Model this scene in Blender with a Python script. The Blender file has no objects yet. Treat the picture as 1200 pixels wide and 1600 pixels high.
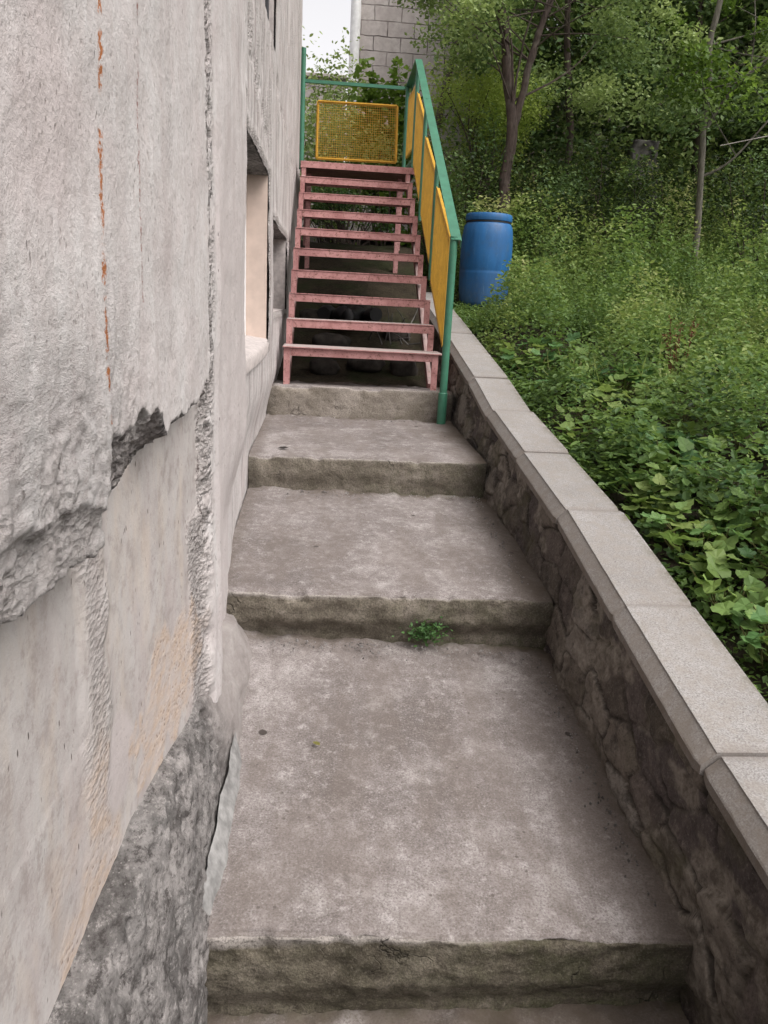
import bpy, math, random
import numpy as np
from mathutils import Vector, Matrix
random.seed(7); RNG = np.random.default_rng(7)
R = math.radians
SC = bpy.context.scene
COL = SC.collection

# ------------------------------------------------------------------ camera
F = Vector((math.sin(R(4.84))*math.cos(R(15.1)), math.cos(R(4.84))*math.cos(R(15.1)), -math.sin(R(15.1))))
rt = Vector((math.cos(R(4.84)), -math.sin(R(4.84)), 0)); up = rt.cross(F)
ro = R(3.0)
cx = rt*math.cos(ro) + up*math.sin(ro); cy = up*math.cos(ro) - rt*math.sin(ro)
cd = bpy.data.cameras.new('camera'); cam = bpy.data.objects.new('camera', cd); COL.objects.link(cam)
cam.matrix_world = Matrix(((cx.x, cy.x, -F.x, 0), (cx.y, cy.y, -F.y, 0), (cx.z, cy.z, -F.z, 0), (0, 0, 0, 1)))
cd.sensor_fit = 'VERTICAL'; cd.sensor_height = 36; cd.lens = 36*1220/1600
cd.clip_start = 0.02; cd.clip_end = 500
SC.camera = cam

# ------------------------------------------------------------------ world, sun, exposure
W = bpy.data.worlds.new('World'); SC.world = W; W.use_nodes = True
wn = W.node_tree; wn.nodes.clear()
SUN_EL, SUN_AZ = R(56), R(132)     # azimuth from +Y clockwise
sky = wn.nodes.new('ShaderNodeTexSky'); sky.sky_type = 'NISHITA'; sky.sun_disc = False
sky.sun_elevation = SUN_EL; sky.sun_rotation = SUN_AZ; sky.dust_density = 4; sky.air_density = 1
hs = wn.nodes.new('ShaderNodeHueSaturation'); hs.inputs['Saturation'].default_value = 0.12
wm = wn.nodes.new('ShaderNodeMix'); wm.data_type = 'RGBA'; wm.blend_type = 'MULTIPLY'; wm.inputs[0].default_value = 1
wm.inputs[7].default_value = (1.0, 0.965, 0.955, 1)
bg = wn.nodes.new('ShaderNodeBackground'); bg.inputs[1].default_value = 0.15
wo = wn.nodes.new('ShaderNodeOutputWorld')
wn.links.new(sky.outputs[0], hs.inputs['Color']); wn.links.new(hs.outputs[0], wm.inputs[6])
wn.links.new(wm.outputs[2], bg.inputs[0]); wn.links.new(bg.outputs[0], wo.inputs[0])
sl = bpy.data.lights.new('sun', 'SUN'); sl.energy = 0.9; sl.angle = R(40); sl.color = (1, .96, .93)
so = bpy.data.objects.new('sun', sl); COL.objects.link(so)
sd = Vector((math.sin(SUN_AZ)*math.cos(SUN_EL), math.cos(SUN_AZ)*math.cos(SUN_EL), math.sin(SUN_EL)))
so.rotation_euler = sd.to_track_quat('Z', 'Y').to_euler(); so.location = (0, -3, 8)
SC.view_settings.view_transform = 'Standard'; SC.view_settings.look = 'None'
SC.view_settings.exposure = 0.92; SC.view_settings.gamma = 1

# ------------------------------------------------------------------ numeric helpers
def _h(i, j, k, s):
    n = (i*374761393 + j*668265263 + k*2147483647 + s*974634777) & 0xffffffff
    n = ((n ^ (n >> 13))*1274126177) & 0xffffffff
    n = ((n ^ (n >> 16))*2246822519) & 0xffffffff
    return ((n ^ (n >> 15)) & 0xffff)/65535.0
def vn(x, y, z=0.0, s=0):
    x, y, z = np.broadcast_arrays(np.asarray(x, float), np.asarray(y, float), np.asarray(z, float))
    i, j, k = np.floor(x).astype(np.int64), np.floor(y).astype(np.int64), np.floor(z).astype(np.int64)
    u, v, w = x-i, y-j, z-k
    u, v, w = u*u*(3-2*u), v*v*(3-2*v), w*w*(3-2*w)
    r = 0
    for a in (0, 1):
        for b in (0, 1):
            for c in (0, 1):
                r = r + _h(i+a, j+b, k+c, s)*(u if a else 1-u)*(v if b else 1-v)*(w if c else 1-w)
    return r
def fbm(x, y, z=0.0, s=0, o=4):
    r, a, t = 0, 1.0, 0
    for q in range(o):
        r = r + a*vn(x, y, z, s+q*17); t += a; a *= .5
        x, y, z = np.asarray(x)*2.03+3.1, np.asarray(y)*2.03+1.7, np.asarray(z)*2.03+5.3
    return r/t
def sst(a, b, x):
    t = np.clip((np.asarray(x, float)-a)/(b-a), 0, 1); return t*t*(3-2*t)

# ------------------------------------------------------------------ object helpers
def parent(o, p):
    o.parent = p
    m = Matrix.Translation(p.location) @ Matrix.Rotation(p.rotation_euler.z, 4, 'Z') if p.type == 'EMPTY' else (Matrix.Translation(p.parent.location) if (p.parent and p.parent.type == 'EMPTY') else None)
    if p.type == 'EMPTY': o.matrix_parent_inverse = m.inverted()
def thing(name, label, cat, loc=(0, 0, 0), group=None):
    o = bpy.data.objects.new(name, None); o.empty_display_size = .1; COL.objects.link(o); o.location = loc
    o['label'] = label; o['category'] = cat
    if group: o['group'] = group
    return o
def tag(o, label, cat, group=None, kind=None):
    if label: o['label'] = label
    if cat: o['category'] = cat
    if group: o['group'] = group
    if kind: o['kind'] = kind
    return o
def np_mesh(name, V, faces, mats, par=None, smooth=False, attrs=None, midx=None, label=None):
    me = bpy.data.meshes.new(name)
    V = np.ascontiguousarray(V, dtype=np.float32)
    me.vertices.add(len(V)); me.vertices.foreach_set('co', V.ravel())
    if isinstance(faces, np.ndarray):
        n, k = faces.shape
        tot = np.full(n, k, np.int32); st = np.arange(0, n*k, k, dtype=np.int32); idx = faces.ravel().astype(np.int32)
    else:
        tot = np.array([len(f) for f in faces], np.int32); st = np.concatenate([[0], np.cumsum(tot)[:-1]]).astype(np.int32)
        idx = np.array([i for f in faces for i in f], np.int32)
    me.loops.add(len(idx)); me.loops.foreach_set('vertex_index', idx)
    me.polygons.add(len(tot)); me.polygons.foreach_set('loop_start', st); me.polygons.foreach_set('loop_total', tot)
    if midx is not None: me.polygons.foreach_set('material_index', np.asarray(midx, np.int32))
    me.polygons.foreach_set('use_smooth', np.full(len(tot), bool(smooth)))
    for m in (mats if isinstance(mats, (list, tuple)) else [mats]): me.materials.append(m)
    for k_, a in (attrs or {}).items():
        at = me.attributes.new(k_, 'FLOAT', 'POINT'); at.data.foreach_set('value', np.ascontiguousarray(a, np.float32))
    me.update(calc_edges=True); me.validate()
    o = bpy.data.objects.new(name, me); COL.objects.link(o)
    if par: parent(o, par)
    if label: o['label'] = label
    return o
class MB:
    def __init__(s): s.v = []; s.f = []; s.sm = []
    def add(s, vs, fs):
        b = len(s.v); s.v += [tuple(v) for v in vs]; s.f += [tuple(i+b for i in f) for f in fs]
    def box(s, x0, x1, y0, y1, z0, z1, bev=0.0):
        if bev <= 0:
            s.add([(x, y, z) for x in (x0, x1) for y in (y0, y1) for z in (z0, z1)],
                  [(0, 1, 3, 2), (4, 6, 7, 5), (0, 4, 5, 1), (2, 3, 7, 6), (0, 2, 6, 4), (1, 5, 7, 3)])
            return
        b = bev; V = []; 
        for x, sx in ((x0, 1), (x1, -1)):
            for y, sy in ((y0, 1), (y1, -1)):
                for z, sz in ((z0, 1), (z1, -1)):
                    V += [(x, y+sy*b, z+sz*b), (x+sx*b, y, z+sz*b), (x+sx*b, y+sy*b, z)]
        g = lambda i, j, k, c: ((i*2+j)*2+k)*3+c
        Fs = []
        for i in (0, 1):
            q = [g(i, 0, 0, 0), g(i, 0, 1, 0), g(i, 1, 1, 0), g(i, 1, 0, 0)]; Fs.append(q if i == 0 else q[::-1])
            q = [g(0, i, 0, 1), g(1, i, 0, 1), g(1, i, 1, 1), g(0, i, 1, 1)]; Fs.append(q if i == 0 else q[::-1])
            q = [g(0, 0, i, 2), g(0, 1, i, 2), g(1, 1, i, 2), g(1, 0, i, 2)]; Fs.append(q if i == 0 else q[::-1])
        for i in (0, 1):
            for j in (0, 1):
                Fs.append([g(i, j, 0, 0), g(i, j, 1, 0), g(i, j, 1, 1), g(i, j, 0, 1)][::(1 if i != j else -1)])
                Fs.append([g(i, 0, j, 0), g(i, 1, j, 0), g(i, 1, j, 2), g(i, 0, j, 2)][::(-1 if i != j else 1)])
                Fs.append([g(0, i, j, 1), g(1, i, j, 1), g(1, i, j, 2), g(0, i, j, 2)][::(1 if i != j else -1)])
        for i in (0, 1):
            for j in (0, 1):
                for k in (0, 1):
                    q = [g(i, j, k, 0), g(i, j, k, 1), g(i, j, k, 2)]; Fs.append(q[::(1 if (i+j+k) % 2 else -1)])
        s.add(V, Fs)
    def bar(s, a, b, w, h, roll=Vector((0, 0, 1)), off=(0, 0)):
        a, b = Vector(a), Vector(b); d = (b-a).normalized()
        sx = d.cross(roll).normalized(); sz = sx.cross(d).normalized()
        vs = []
        for p in (a, b):
            for i, j in ((-1, -1), (1, -1), (1, 1), (-1, 1)): vs.append(p+sx*(i*w/2+off[0])+sz*(j*h/2+off[1]))
        s.add(vs, [(3, 2, 1, 0), (4, 5, 6, 7), (0, 1, 5, 4), (1, 2, 6, 5), (2, 3, 7, 6), (3, 0, 4, 7)])
    def tube(s, pts, rad, n=10, cap=True):
        pts = [Vector(p) for p in pts]; rad = rad if hasattr(rad, '__len__') else [rad]*len(pts)
        b = len(s.v); ref = None
        for i, p in enumerate(pts):
            d = (pts[min(i+1, len(pts)-1)]-pts[max(i-1, 0)]).normalized()
            if ref is None: ref = Vector((1, 0, 0)) if abs(d.x) < .8 else Vector((0, 1, 0))
            u = d.cross(ref).normalized(); v = d.cross(u); ref = -v if False else ref
            for k in range(n):
                a = 2*math.pi*k/n; s.v.append(tuple(p+(u*math.cos(a)+v*math.sin(a))*rad[i]))
        for i in range(len(pts)-1):
            for k in range(n):
                s.f.append((b+i*n+k, b+i*n+(k+1) % n, b+(i+1)*n+(k+1) % n, b+(i+1)*n+k))
        if cap:
            s.f.append(tuple(b+k for k in range(n))[::-1]); s.f.append(tuple(b+(len(pts)-1)*n+k for k in range(n)))
    def build(s, name, mat, par=None, smooth=False, label=None):
        o = np_mesh(name, np.array(s.v), s.f, mat, par, smooth, label=label)
        if smooth:
            o.data.set_sharp_from_angle(angle=R(40))
        return o

# ------------------------------------------------------------------ materials
class NT:
    def __init__(s, name):
        s.m = bpy.data.materials.new(name); s.m.use_nodes = True; s.t = s.m.node_tree; s.n = s.t.nodes
        s.b = s.n['Principled BSDF']; s.geo = s.n.new('ShaderNodeNewGeometry'); s.P = s.geo.outputs['Position']
    def L(s, a, b): s.t.links.new(a, b)
    def sock(s, x, i):
        if hasattr(x, 'links'): s.L(x, i)
        else: i.default_value = x
    def noise(s, scale, detail=5, rough=.6, vec=None, sc3=None, dist=0):
        v = vec or s.P
        if sc3:
            m = s.n.new('ShaderNodeVectorMath'); m.operation = 'MULTIPLY'; s.L(v, m.inputs[0]); m.inputs[1].default_value = sc3; v = m.outputs[0]
        n = s.n.new('ShaderNodeTexNoise'); n.inputs['Scale'].default_value = scale; n.inputs['Detail'].default_value = detail
        n.inputs['Roughness'].default_value = rough; n.inputs['Distortion'].default_value = dist
        s.L(v, n.inputs['Vector']); return n.outputs['Fac']
    def voro(s, scale, feat='F1', out='Distance', rnd=1, vec=None):
        n = s.n.new('ShaderNodeTexVoronoi'); n.feature = feat; n.inputs['Scale'].default_value = scale
        n.inputs['Randomness'].default_value = rnd; s.L(vec or s.P, n.inputs['Vector']); return n.outputs[out]
    def svec(s, k):
        m = s.n.new('ShaderNodeVectorMath'); m.operation = 'MULTIPLY'; s.L(s.P, m.inputs[0]); m.inputs[1].default_value = k; return m.outputs[0]
    def ramp(s, fac, stops):
        r = s.n.new('ShaderNodeValToRGB'); e = r.color_ramp.elements
        while len(e) < len(stops): e.new(.5)
        for q, (p, c) in zip(e, stops):
            q.position = p; q.color = (c, c, c, 1) if not hasattr(c, '__len__') else (*c, 1)
        s.L(fac, r.inputs[0]); return r.outputs[0]
    def mix(s, fac, a, b, mode='MIX'):
        m = s.n.new('ShaderNodeMix'); m.data_type = 'RGBA'; m.blend_type = mode
        s.sock(fac, m.inputs[0])
        for x, i in ((a, 6), (b, 7)):
            if isinstance(x, tuple): m.inputs[i].default_value = (*x, 1)
            else: s.L(x, m.inputs[i])
        return m.outputs[2]
    def math(s, op, a, b=0.0, c=None, clamp=False):
        m = s.n.new('ShaderNodeMath'); m.operation = op; m.use_clamp = clamp; s.sock(a, m.inputs[0]); s.sock(b, m.inputs[1])
        if c is not None: s.sock(c, m.inputs[2])
        return m.outputs[0]
    def attr(s, name):
        a = s.n.new('ShaderNodeAttribute'); a.attribute_name = name; return a.outputs['Fac']
    def xyz(s):
        a = s.n.new('ShaderNodeSeparateXYZ'); s.L(s.P, a.inputs[0]); return a.outputs
    def bump(s, h, st=.5, d=.01, prev=None):
        b = s.n.new('ShaderNodeBump'); b.inputs['Strength'].default_value = st; b.inputs['Distance'].default_value = d
        s.L(h, b.inputs['Height'])
        if prev: s.L(prev, b.inputs['Normal'])
        return b.outputs[0]
    def done(s, col, rough=.9, nrm=None, spec=.3, **k):
        s.sock(col if not isinstance(col, tuple) else (*col, 1), s.b.inputs['Base Color']); s.sock(rough, s.b.inputs['Roughness'])
        s.b.inputs['Specular IOR Level'].default_value = spec
        if nrm: s.L(nrm, s.b.inputs['Normal'])
        for kk, v in k.items(): s.b.inputs[kk.replace('_', ' ')].default_value = v
        return s.m

def mat_wall():
    t = NT('weathered_concrete'); X, Y, Z = t.xyz()
    rough = t.attr('rough'); yel = t.attr('yellow'); mort = t.attr('mortar'); dark = t.attr('darkness')
    big = t.noise(3.2, 4, .6); streak = t.noise(1, 5, .65, sc3=(9, 22, 1.2)); fine = t.noise(70, 4, .7); mid = t.noise(18, 5, .65)
    base = t.ramp(big, [(.3, (.475, .43, .42)), (.5, (.54, .52, .51)), (.7, (.52, .47, .46))])
    far_ = t.ramp(Y, [(0, 0), (1, 1)]); 
    far_ = t.math('MULTIPLY', t.math('SUBTRACT', Y, 1.9, clamp=True), .6, clamp=True)
    base = t.mix(t.ramp(streak, [(.42, 0), (.7, .45)]), base, (.37, .32, .31))
    st2 = t.noise(1, 6, .75, sc3=(9, 16, .8)); base = t.mix(t.math('MULTIPLY', far_, t.ramp(st2, [(.50, 0), (.58, .9)])), base, (.16, .135, .125))
    base = t.mix(t.math('MULTIPLY', far_, t.ramp(st2, [(.34, .7), (.43, 0)])), base, (.54, .52, .51))
    base = t.mix(t.ramp(mid, [(.35, .4), (.55, 0)]), base, (.42, .38, .365))
    base = t.mix(t.ramp(fine, [(.34, .5), (.46, 0)]), base, (.34, .30, .285))
    base = t.mix(t.ramp(fine, [(.58, 0), (.7, .35)]), base, (.54, .52, .50))
    # recess concrete: smoother, cream tint
    rcol = t.ramp(t.noise(1, 6, .6, sc3=(5, 8, 2.5)), [(.35, (.40, .355, .34)), (.55, (.435, .41, .395)), (.7, (.44, .39, .35))])
    rcol = t.mix(t.ramp(t.noise(6, 6, .7), [(.40, .55), (.56, 0)]), rcol, (.31, .275, .26)); rcol = t.mix(t.ramp(t.noise(24, 5, .75), [(.36, .5), (.48, 0)]), rcol, (.27, .235, .22)); rcol = t.mix(t.ramp(t.noise(5, 5, .65, sc3=(1, 1, .4)), [(.56, 0), (.68, .55)]), rcol, (.50, .43, .37))
    base = t.mix(t.attr('recess'), base, rcol)
    base = t.mix(t.math('MULTIPLY', mort, .8), base, (.45, .405, .395))
    SV = t.svec((1, .5, 1))
    # rough broken aggregate
    rc = t.ramp(t.noise(75, 5, .8, vec=SV), [(.34, (.15, .13, .12)), (.44, (.36, .33, .315)), (.60, (.50, .465, .45))]); rc = t.mix(t.ramp(t.voro(85, vec=SV), [(.08, .7), (.2, 0)]), rc, (.52, .47, .43))
    base = t.mix(rough, base, rc)
    pv2 = t.voro(105, vec=SV); yc = t.mix(t.ramp(t.noise(30, 4, .7, vec=SV), [(.42, 0), (.6, 1)]), (.43, .375, .345), (.44, .345, .275)); pg = t.noise(16, 4, .7, vec=SV); yc = t.mix(t.math('MULTIPLY', t.ramp(pv2, [(.14, .9), (.30, 0)]), t.ramp(pg, [(.42, 0), (.55, 1)])), yc, (.17, .12, .09)); yc = t.mix(t.ramp(t.noise(120, 3, .8, vec=SV), [(.55, 0), (.7, .6)]), yc, (.54, .50, .47))
    base = t.mix(yel, base, yc)
    base = t.mix(t.math('MULTIPLY', dark, .75), base, (.10, .085, .08))
    pp = t.noise(60, 6, .82, vec=SV); pt = t.attr('pitted'); pq = t.math('MULTIPLY', pt, t.ramp(pp, [(.36, 1), (.46, 0)]))
    base = t.mix(t.math('MULTIPLY', pq, .6), base, (.24, .21, .195)); base = t.mix(t.math('MULTIPLY', pt, t.ramp(pp, [(.52, 0), (.66, .6)])), base, (.56, .53, .51))
    # small vertical pits
    pit = t.voro(1, vec=None)
    sc = t.n.new('ShaderNodeVectorMath'); sc.operation = 'MULTIPLY'; t.L(t.P, sc.inputs[0]); sc.inputs[1].default_value = (30, 60, 22)
    pv = t.voro(1, vec=sc.outputs[0]); pm = t.ramp(pv, [(.06, 1), (.13, 0)])
    pm = t.math('MULTIPLY', pm, t.ramp(t.noise(9, 2), [(.46, 0), (.6, .9)]))
    base = t.mix(pm, base, (.10, .08, .07))
    # rust drip lines
    def line(y0, w, zlo, col, base, amt, per):
        wob = t.math('MULTIPLY_ADD', t.noise(1, 3, .6, sc3=(0, 0, 6)), .03, y0-.015)
        jit = t.math('MULTIPLY_ADD', t.noise(90, 2, .6), w*2.5, -w*1.25)
        d = t.math('ABSOLUTE', t.math('SUBTRACT', t.math('ADD', Y, jit), wob))
        m = t.math('SUBTRACT', 1, t.math('DIVIDE', d, w), clamp=True)
        m = t.math('MULTIPLY', m, t.ramp(t.noise(1, 3, .7, sc3=(3, 3, per)), [(.43, 0), (.52, 1)]))
        m = t.math('MULTIPLY', m, t.ramp(t.noise(120, 3, .8), [(.42, 0), (.55, 1)])); m = t.math('MULTIPLY', m, t.math('GREATER_THAN', Z, zlo)); m = t.math('MULTIPLY', m, amt*2.2, clamp=True)
        return t.mix(m, base, col)
    base = line(1.02, .011, -.17, (.34, .13, .05), base, .9, 22)
    base = line(1.21, .007, -.02, (.22, .11, .09), base, .55, 30)
    base = line(1.44, .040, -.12, (.30, .27, .26), base, .35, 3)
    base = line(1.90, .007, -.6, (.10, .08, .075), base, .5, 14)
    grain = t.noise(150, 4, .8)
    sp = t.n.new('ShaderNodeVectorMath'); sp.operation = 'MULTIPLY'; t.L(t.P, sp.inputs[0]); sp.inputs[1].default_value = (90, 110, 70)
    pits = t.ramp(t.voro(1, vec=sp.outputs[0]), [(.08, 0), (.30, 1)]); pw = t.ramp(t.noise(14, 4, .7), [(.44, 0), (.60, 1)])
    pits = t.math('SUBTRACT', 1, t.math('MULTIPLY', t.math('SUBTRACT', 1, pits), pw)); nr_ = t.math('SUBTRACT', 1, t.math('MULTIPLY', t.attr('recess'), .5))
    base = t.mix(t.math('MULTIPLY', t.math('SUBTRACT', 1, pits), t.math('MULTIPLY', nr_, .55)), base, (.20, .17, .155))
    h = t.math('ADD', t.math('MULTIPLY', fine, .8), t.math('MULTIPLY', mid, .5)); h = t.math('ADD', h, t.math('MULTIPLY', grain, .5)); h = t.math('ADD', h, t.math('MULTIPLY', pits, .35))
    h = t.math('MULTIPLY', h, nr_)
    h2 = t.math('MULTIPLY', t.noise(85, 5, .8, vec=SV), rough)
    n = t.bump(h, .55, .006); n = t.bump(t.math('MULTIPLY', pp, pt), 1, .012, n); n = t.bump(h2, 1, .012, n); n = t.bump(t.math('MULTIPLY', t.voro(110, vec=SV), rough), 1, .010, n); n = t.bump(t.math('MULTIPLY', t.math('MULTIPLY', pv2, t.ramp(pg, [(.38, .2), (.6, 1)])), yel), .6, .003, n)
    n = t.bump(t.math('MULTIPLY', pm, -1), .8, .004, n)
    return t.done(base, .93, n, .15)
def mat_footing():
    t = NT('rough_footing_concrete')
    SV = t.svec((1, .6, 1)); a = t.noise(8, 6, .7, vec=SV); b = t.noise(60, 6, .8, vec=SV)
    a2 = t.noise(34, 7, .80, vec=SV); g2 = t.voro(95, vec=SV); a3 = t.noise(11, 5, .7, vec=SV)
    col = t.ramp(a, [(.38, (.17, .162, .155)), (.5, (.25, .235, .225)), (.64, (.38, .355, .34))])
    col = t.mix(t.ramp(a3, [(.40, .75), (.50, 0)]), col, (.11, .103, .098)); col = t.mix(t.ramp(a3, [(.57, 0), (.63, .5)]), col, (.42, .395, .38))
    col = t.mix(t.ramp(a2, [(.38, .9), (.48, 0)]), col, (.06, .053, .05)); col = t.mix(t.ramp(a2, [(.53, 0), (.64, .75)]), col, (.47, .44, .42))
    col = t.mix(t.ramp(b, [(.38, .7), (.46, 0)]), col, (.07, .062, .058)); col = t.mix(t.ramp(g2, [(.06, .6), (.16, 0)]), col, (.50, .47, .45))
    col = t.mix(t.math('MULTIPLY', t.attr('smooth_mortar'), .85), col, t.ramp(a, [(.35, (.31, .275, .26)), (.65, (.43, .395, .375))]))
    n = t.bump(a2, .8, .014); n = t.bump(b, .9, .006, n); n = t.bump(t.noise(140, 3, .8), .8, .004, n)
    return t.done(col, .95, n, .15)
def mat_tread():
    t = NT('worn_step_concrete'); dirt = t.attr('dirt'); moss = t.attr('moss')
    a = t.noise(2.1, 7, .62, dist=.4); b = t.noise(30, 6, .75); c = t.noise(190, 3, .75); e = t.noise(9, 5, .62)
    col = t.ramp(a, [(.34, (.15, .131, .124)), (.50, (.222, .197, .188)), (.66, (.335, .306, .295))])
    col = t.mix(t.ramp(e, [(.38, .45), (.52, 0)]), col, (.15, .128, .115)); col = t.mix(t.ramp(e, [(.54, 0), (.70, .55)]), col, (.38, .355, .338))
    col = t.mix(t.ramp(b, [(.34, .5), (.50, 0)]), col, (.13, .112, .10))
    col = t.mix(t.ramp(b, [(.53, 0), (.70, .6)]), col, (.47, .44, .425))
    col = t.mix(t.ramp(c, [(.36, .65), (.5, 0)]), col, (.09, .075, .068)); col = t.mix(t.ramp(c, [(.56, 0), (.72, .5)]), col, (.52, .49, .47))
    f_ = t.noise(1, 5, .65, sc3=(7, 2.2, 7)); col = t.mix(t.ramp(f_, [(.42, .4), (.52, 0)]), col, (.15, .125, .11)); sm_ = t.voro(26); col = t.mix(t.math('MULTIPLY', t.ramp(sm_, [(.08, .8), (.14, 0)]), t.ramp(t.noise(5, 3), [(.5, 0), (.58, 1)])), col, (.10, .085, .075))
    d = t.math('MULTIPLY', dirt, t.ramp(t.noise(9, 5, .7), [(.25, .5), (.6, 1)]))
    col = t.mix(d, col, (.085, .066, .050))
    mm = t.math('MULTIPLY', moss, t.ramp(t.noise(22, 4, .7), [(.4, .1), (.6, 1)]))
    col = t.mix(mm, col, (.075, .085, .025))
    v = t.voro(7); pit = t.math('MULTIPLY', t.ramp(v, [(.07, 1), (.10, 0)]), t.ramp(t.noise(2.5, 2), [(.5, 0), (.56, 1)]))
    col = t.mix(pit, col, (.06, .05, .045))
    n = t.bump(b, .5, .008); n = t.bump(c, .5, .0025, n); n = t.bump(t.math('MULTIPLY', pit, -1), .8, .006, n)
    return t.done(col, .88, n, .25)
def mat_riser():
    t = NT('damp_step_face'); dirt = t.attr('dirt'); moss = t.attr('moss'); wear = t.attr('wear')
    a = t.noise(5, 5, .6); b = t.noise(30, 6, .7)
    col = t.ramp(a, [(.35, (.075, .064, .046)), (.5, (.125, .108, .080)), (.66, (.185, .162, .128))])
    col = t.mix(t.ramp(b, [(.36, .7), (.5, 0)]), col, (.06, .05, .038)); col = t.mix(t.ramp(b, [(.56, 0), (.7, .5)]), col, (.27, .24, .20))
    col = t.mix(t.math('MULTIPLY', t.attr('pale'), .75), col, t.ramp(a, [(.35, (.22, .19, .155)), (.65, (.34, .30, .265))]))
    col = t.mix(t.math('MULTIPLY', wear, .8), col, (.40, .365, .34))
    d = t.math('MULTIPLY', dirt, t.ramp(t.noise(9, 5, .7), [(.25, .5), (.6, 1)])); col = t.mix(d, col, (.045, .038, .030))
    mm = t.math('MULTIPLY', moss, t.ramp(t.noise(16, 5, .7), [(.42, 0), (.6, 1)])); col = t.mix(mm, col, (.055, .075, .018))
    wv = t.n.new('ShaderNodeVectorMath'); wv.operation = 'ADD'; t.L(t.P, wv.inputs[0]); nn_ = t.n.new('ShaderNodeTexNoise'); nn_.inputs['Scale'].default_value = 6; nn_.inputs['Detail'].default_value = 5; t.L(t.P, nn_.inputs['Vector'])
    s2 = t.n.new('ShaderNodeVectorMath'); s2.operation = 'SCALE'; s2.inputs['Scale'].default_value = .35; t.L(nn_.outputs['Color'], s2.inputs[0]); t.L(s2.outputs[0], wv.inputs[1])
    cr = t.voro(3.3, 'DISTANCE_TO_EDGE', 'Distance', 1, wv.outputs[0]); cm = t.math('MULTIPLY', t.ramp(cr, [(.002, 1), (.012, 0)]), t.ramp(t.noise(3.7, 3), [(.54, 0), (.64, .5)]))
    col = t.mix(cm, col, (.02, .017, .014)); g = t.noise(170, 3, .7); col = t.mix(t.ramp(g, [(.36, .6), (.5, 0)]), col, (.045, .038, .03)); col = t.mix(t.ramp(g, [(.56, 0), (.7, .45)]), col, (.27, .24, .20))
    n = t.bump(b, .8, .012); n = t.bump(t.math('MULTIPLY', cm, -1), 1, .01, n); return t.done(col, .85, n, .25)
def mat_masonry():
    t = NT('rubble_masonry'); cell = t.attr('cell'); mort = t.attr('mortar')
    a = t.noise(14, 6, .7); b = t.noise(60, 4, .75)
    col = t.ramp(cell, [(0, (.050, .040, .042)), (.3, (.115, .092, .084)), (.5, (.075, .062, .050)), (.75, (.15, .125, .105)), (1, (.21, .185, .165))])
    col = t.mix(t.ramp(a, [(.36, .7), (.50, 0)]), col, (.032, .026, .024)); b3 = t.noise(110, 4, .8); col = t.mix(t.ramp(b3, [(.36, .5), (.47, 0)]), col, (.03, .024, .02)); col = t.mix(t.ramp(b3, [(.54, 0), (.68, .45)]), col, (.26, .23, .20)); col = t.mix(t.ramp(a, [(.55, 0), (.72, .45)]), col, (.24, .20, .17))
    mc = t.ramp(t.noise(26, 5, .75), [(.38, (.10, .082, .065)), (.62, (.29, .255, .22))])
    col = t.mix(mort, col, mc); col = t.mix(t.math('MULTIPLY', t.attr('joint'), .85), col, (.018, .014, .012))
    col = t.mix(t.ramp(t.noise(5, 4, .6), [(.52, 0), (.7, .55)]), col, (.065, .06, .03))
    col = t.mix(1.0, col, (.98, 1.0, 1.0), 'MULTIPLY'); n = t.bump(a, .8, .014); n = t.bump(b, .7, .005, n)
    return t.done(col, .88, n, .3)
def mat_coping():
    t = NT('cast_coping_concrete')
    a = t.noise(3, 4, .6); b = t.noise(220, 3, .7); c = t.noise(25, 5, .65)
    oi = t.n.new('ShaderNodeObjectInfo')
    col = t.ramp(a, [(.35, (.235, .228, .222)), (.65, (.31, .302, .294))])
    col = t.mix(t.ramp(oi.outputs['Random'], [(0, 0), (1, .35)]), col, (.34, .325, .315))
    col = t.mix(t.ramp(b, [(.38, .8), (.5, 0)]), col, (.15, .135, .125)); col = t.mix(t.ramp(b, [(.54, 0), (.66, .6)]), col, (.46, .44, .42)); col = t.mix(t.ramp(t.noise(1.3, 5, .6), [(.45, 0), (.7, .5)]), col, (.19, .17, .15)); col = t.mix(t.ramp(c, [(.4, .5), (.55, 0)]), col, (.24, .215, .19))
    Xc = t.xyz()[0]; rim = t.math('MULTIPLY', t.math('MULTIPLY', t.math('SUBTRACT', Xc, 1.058, clamp=True), 22, clamp=True), t.ramp(t.noise(22, 5, .75), [(.42, 0), (.58, 1)]))
    col = t.mix(t.math('MULTIPLY', rim, .7), col, (.10, .09, .055)); mt = t.voro(45); col = t.mix(t.math('MULTIPLY', t.ramp(mt, [(.07, .8), (.12, 0)]), t.ramp(t.noise(7, 2), [(.55, 0), (.6, 1)])), col, (.09, .08, .07))
    col = t.mix(t.ramp(t.attr('edge'), [(0, 0), (1, .5)]), col, (.17, .145, .125))
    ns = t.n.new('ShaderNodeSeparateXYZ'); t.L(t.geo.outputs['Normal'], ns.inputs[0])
    side = t.ramp(t.math('MULTIPLY', ns.outputs[0], -1), [(.3, 0), (.5, .55), (.8, .6), (.95, 1)]); col = t.mix(t.math('MULTIPLY', side, t.ramp(c, [(.3, .9), (.6, .6)])), col, (.135, .110, .088))  # brown dirt on front face; chamfer's left-facing shade also painted into the colour
    n = t.bump(b, .4, .002); n = t.bump(c, .3, .004, n)
    return t.done(col, .85, n, .25)
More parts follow.
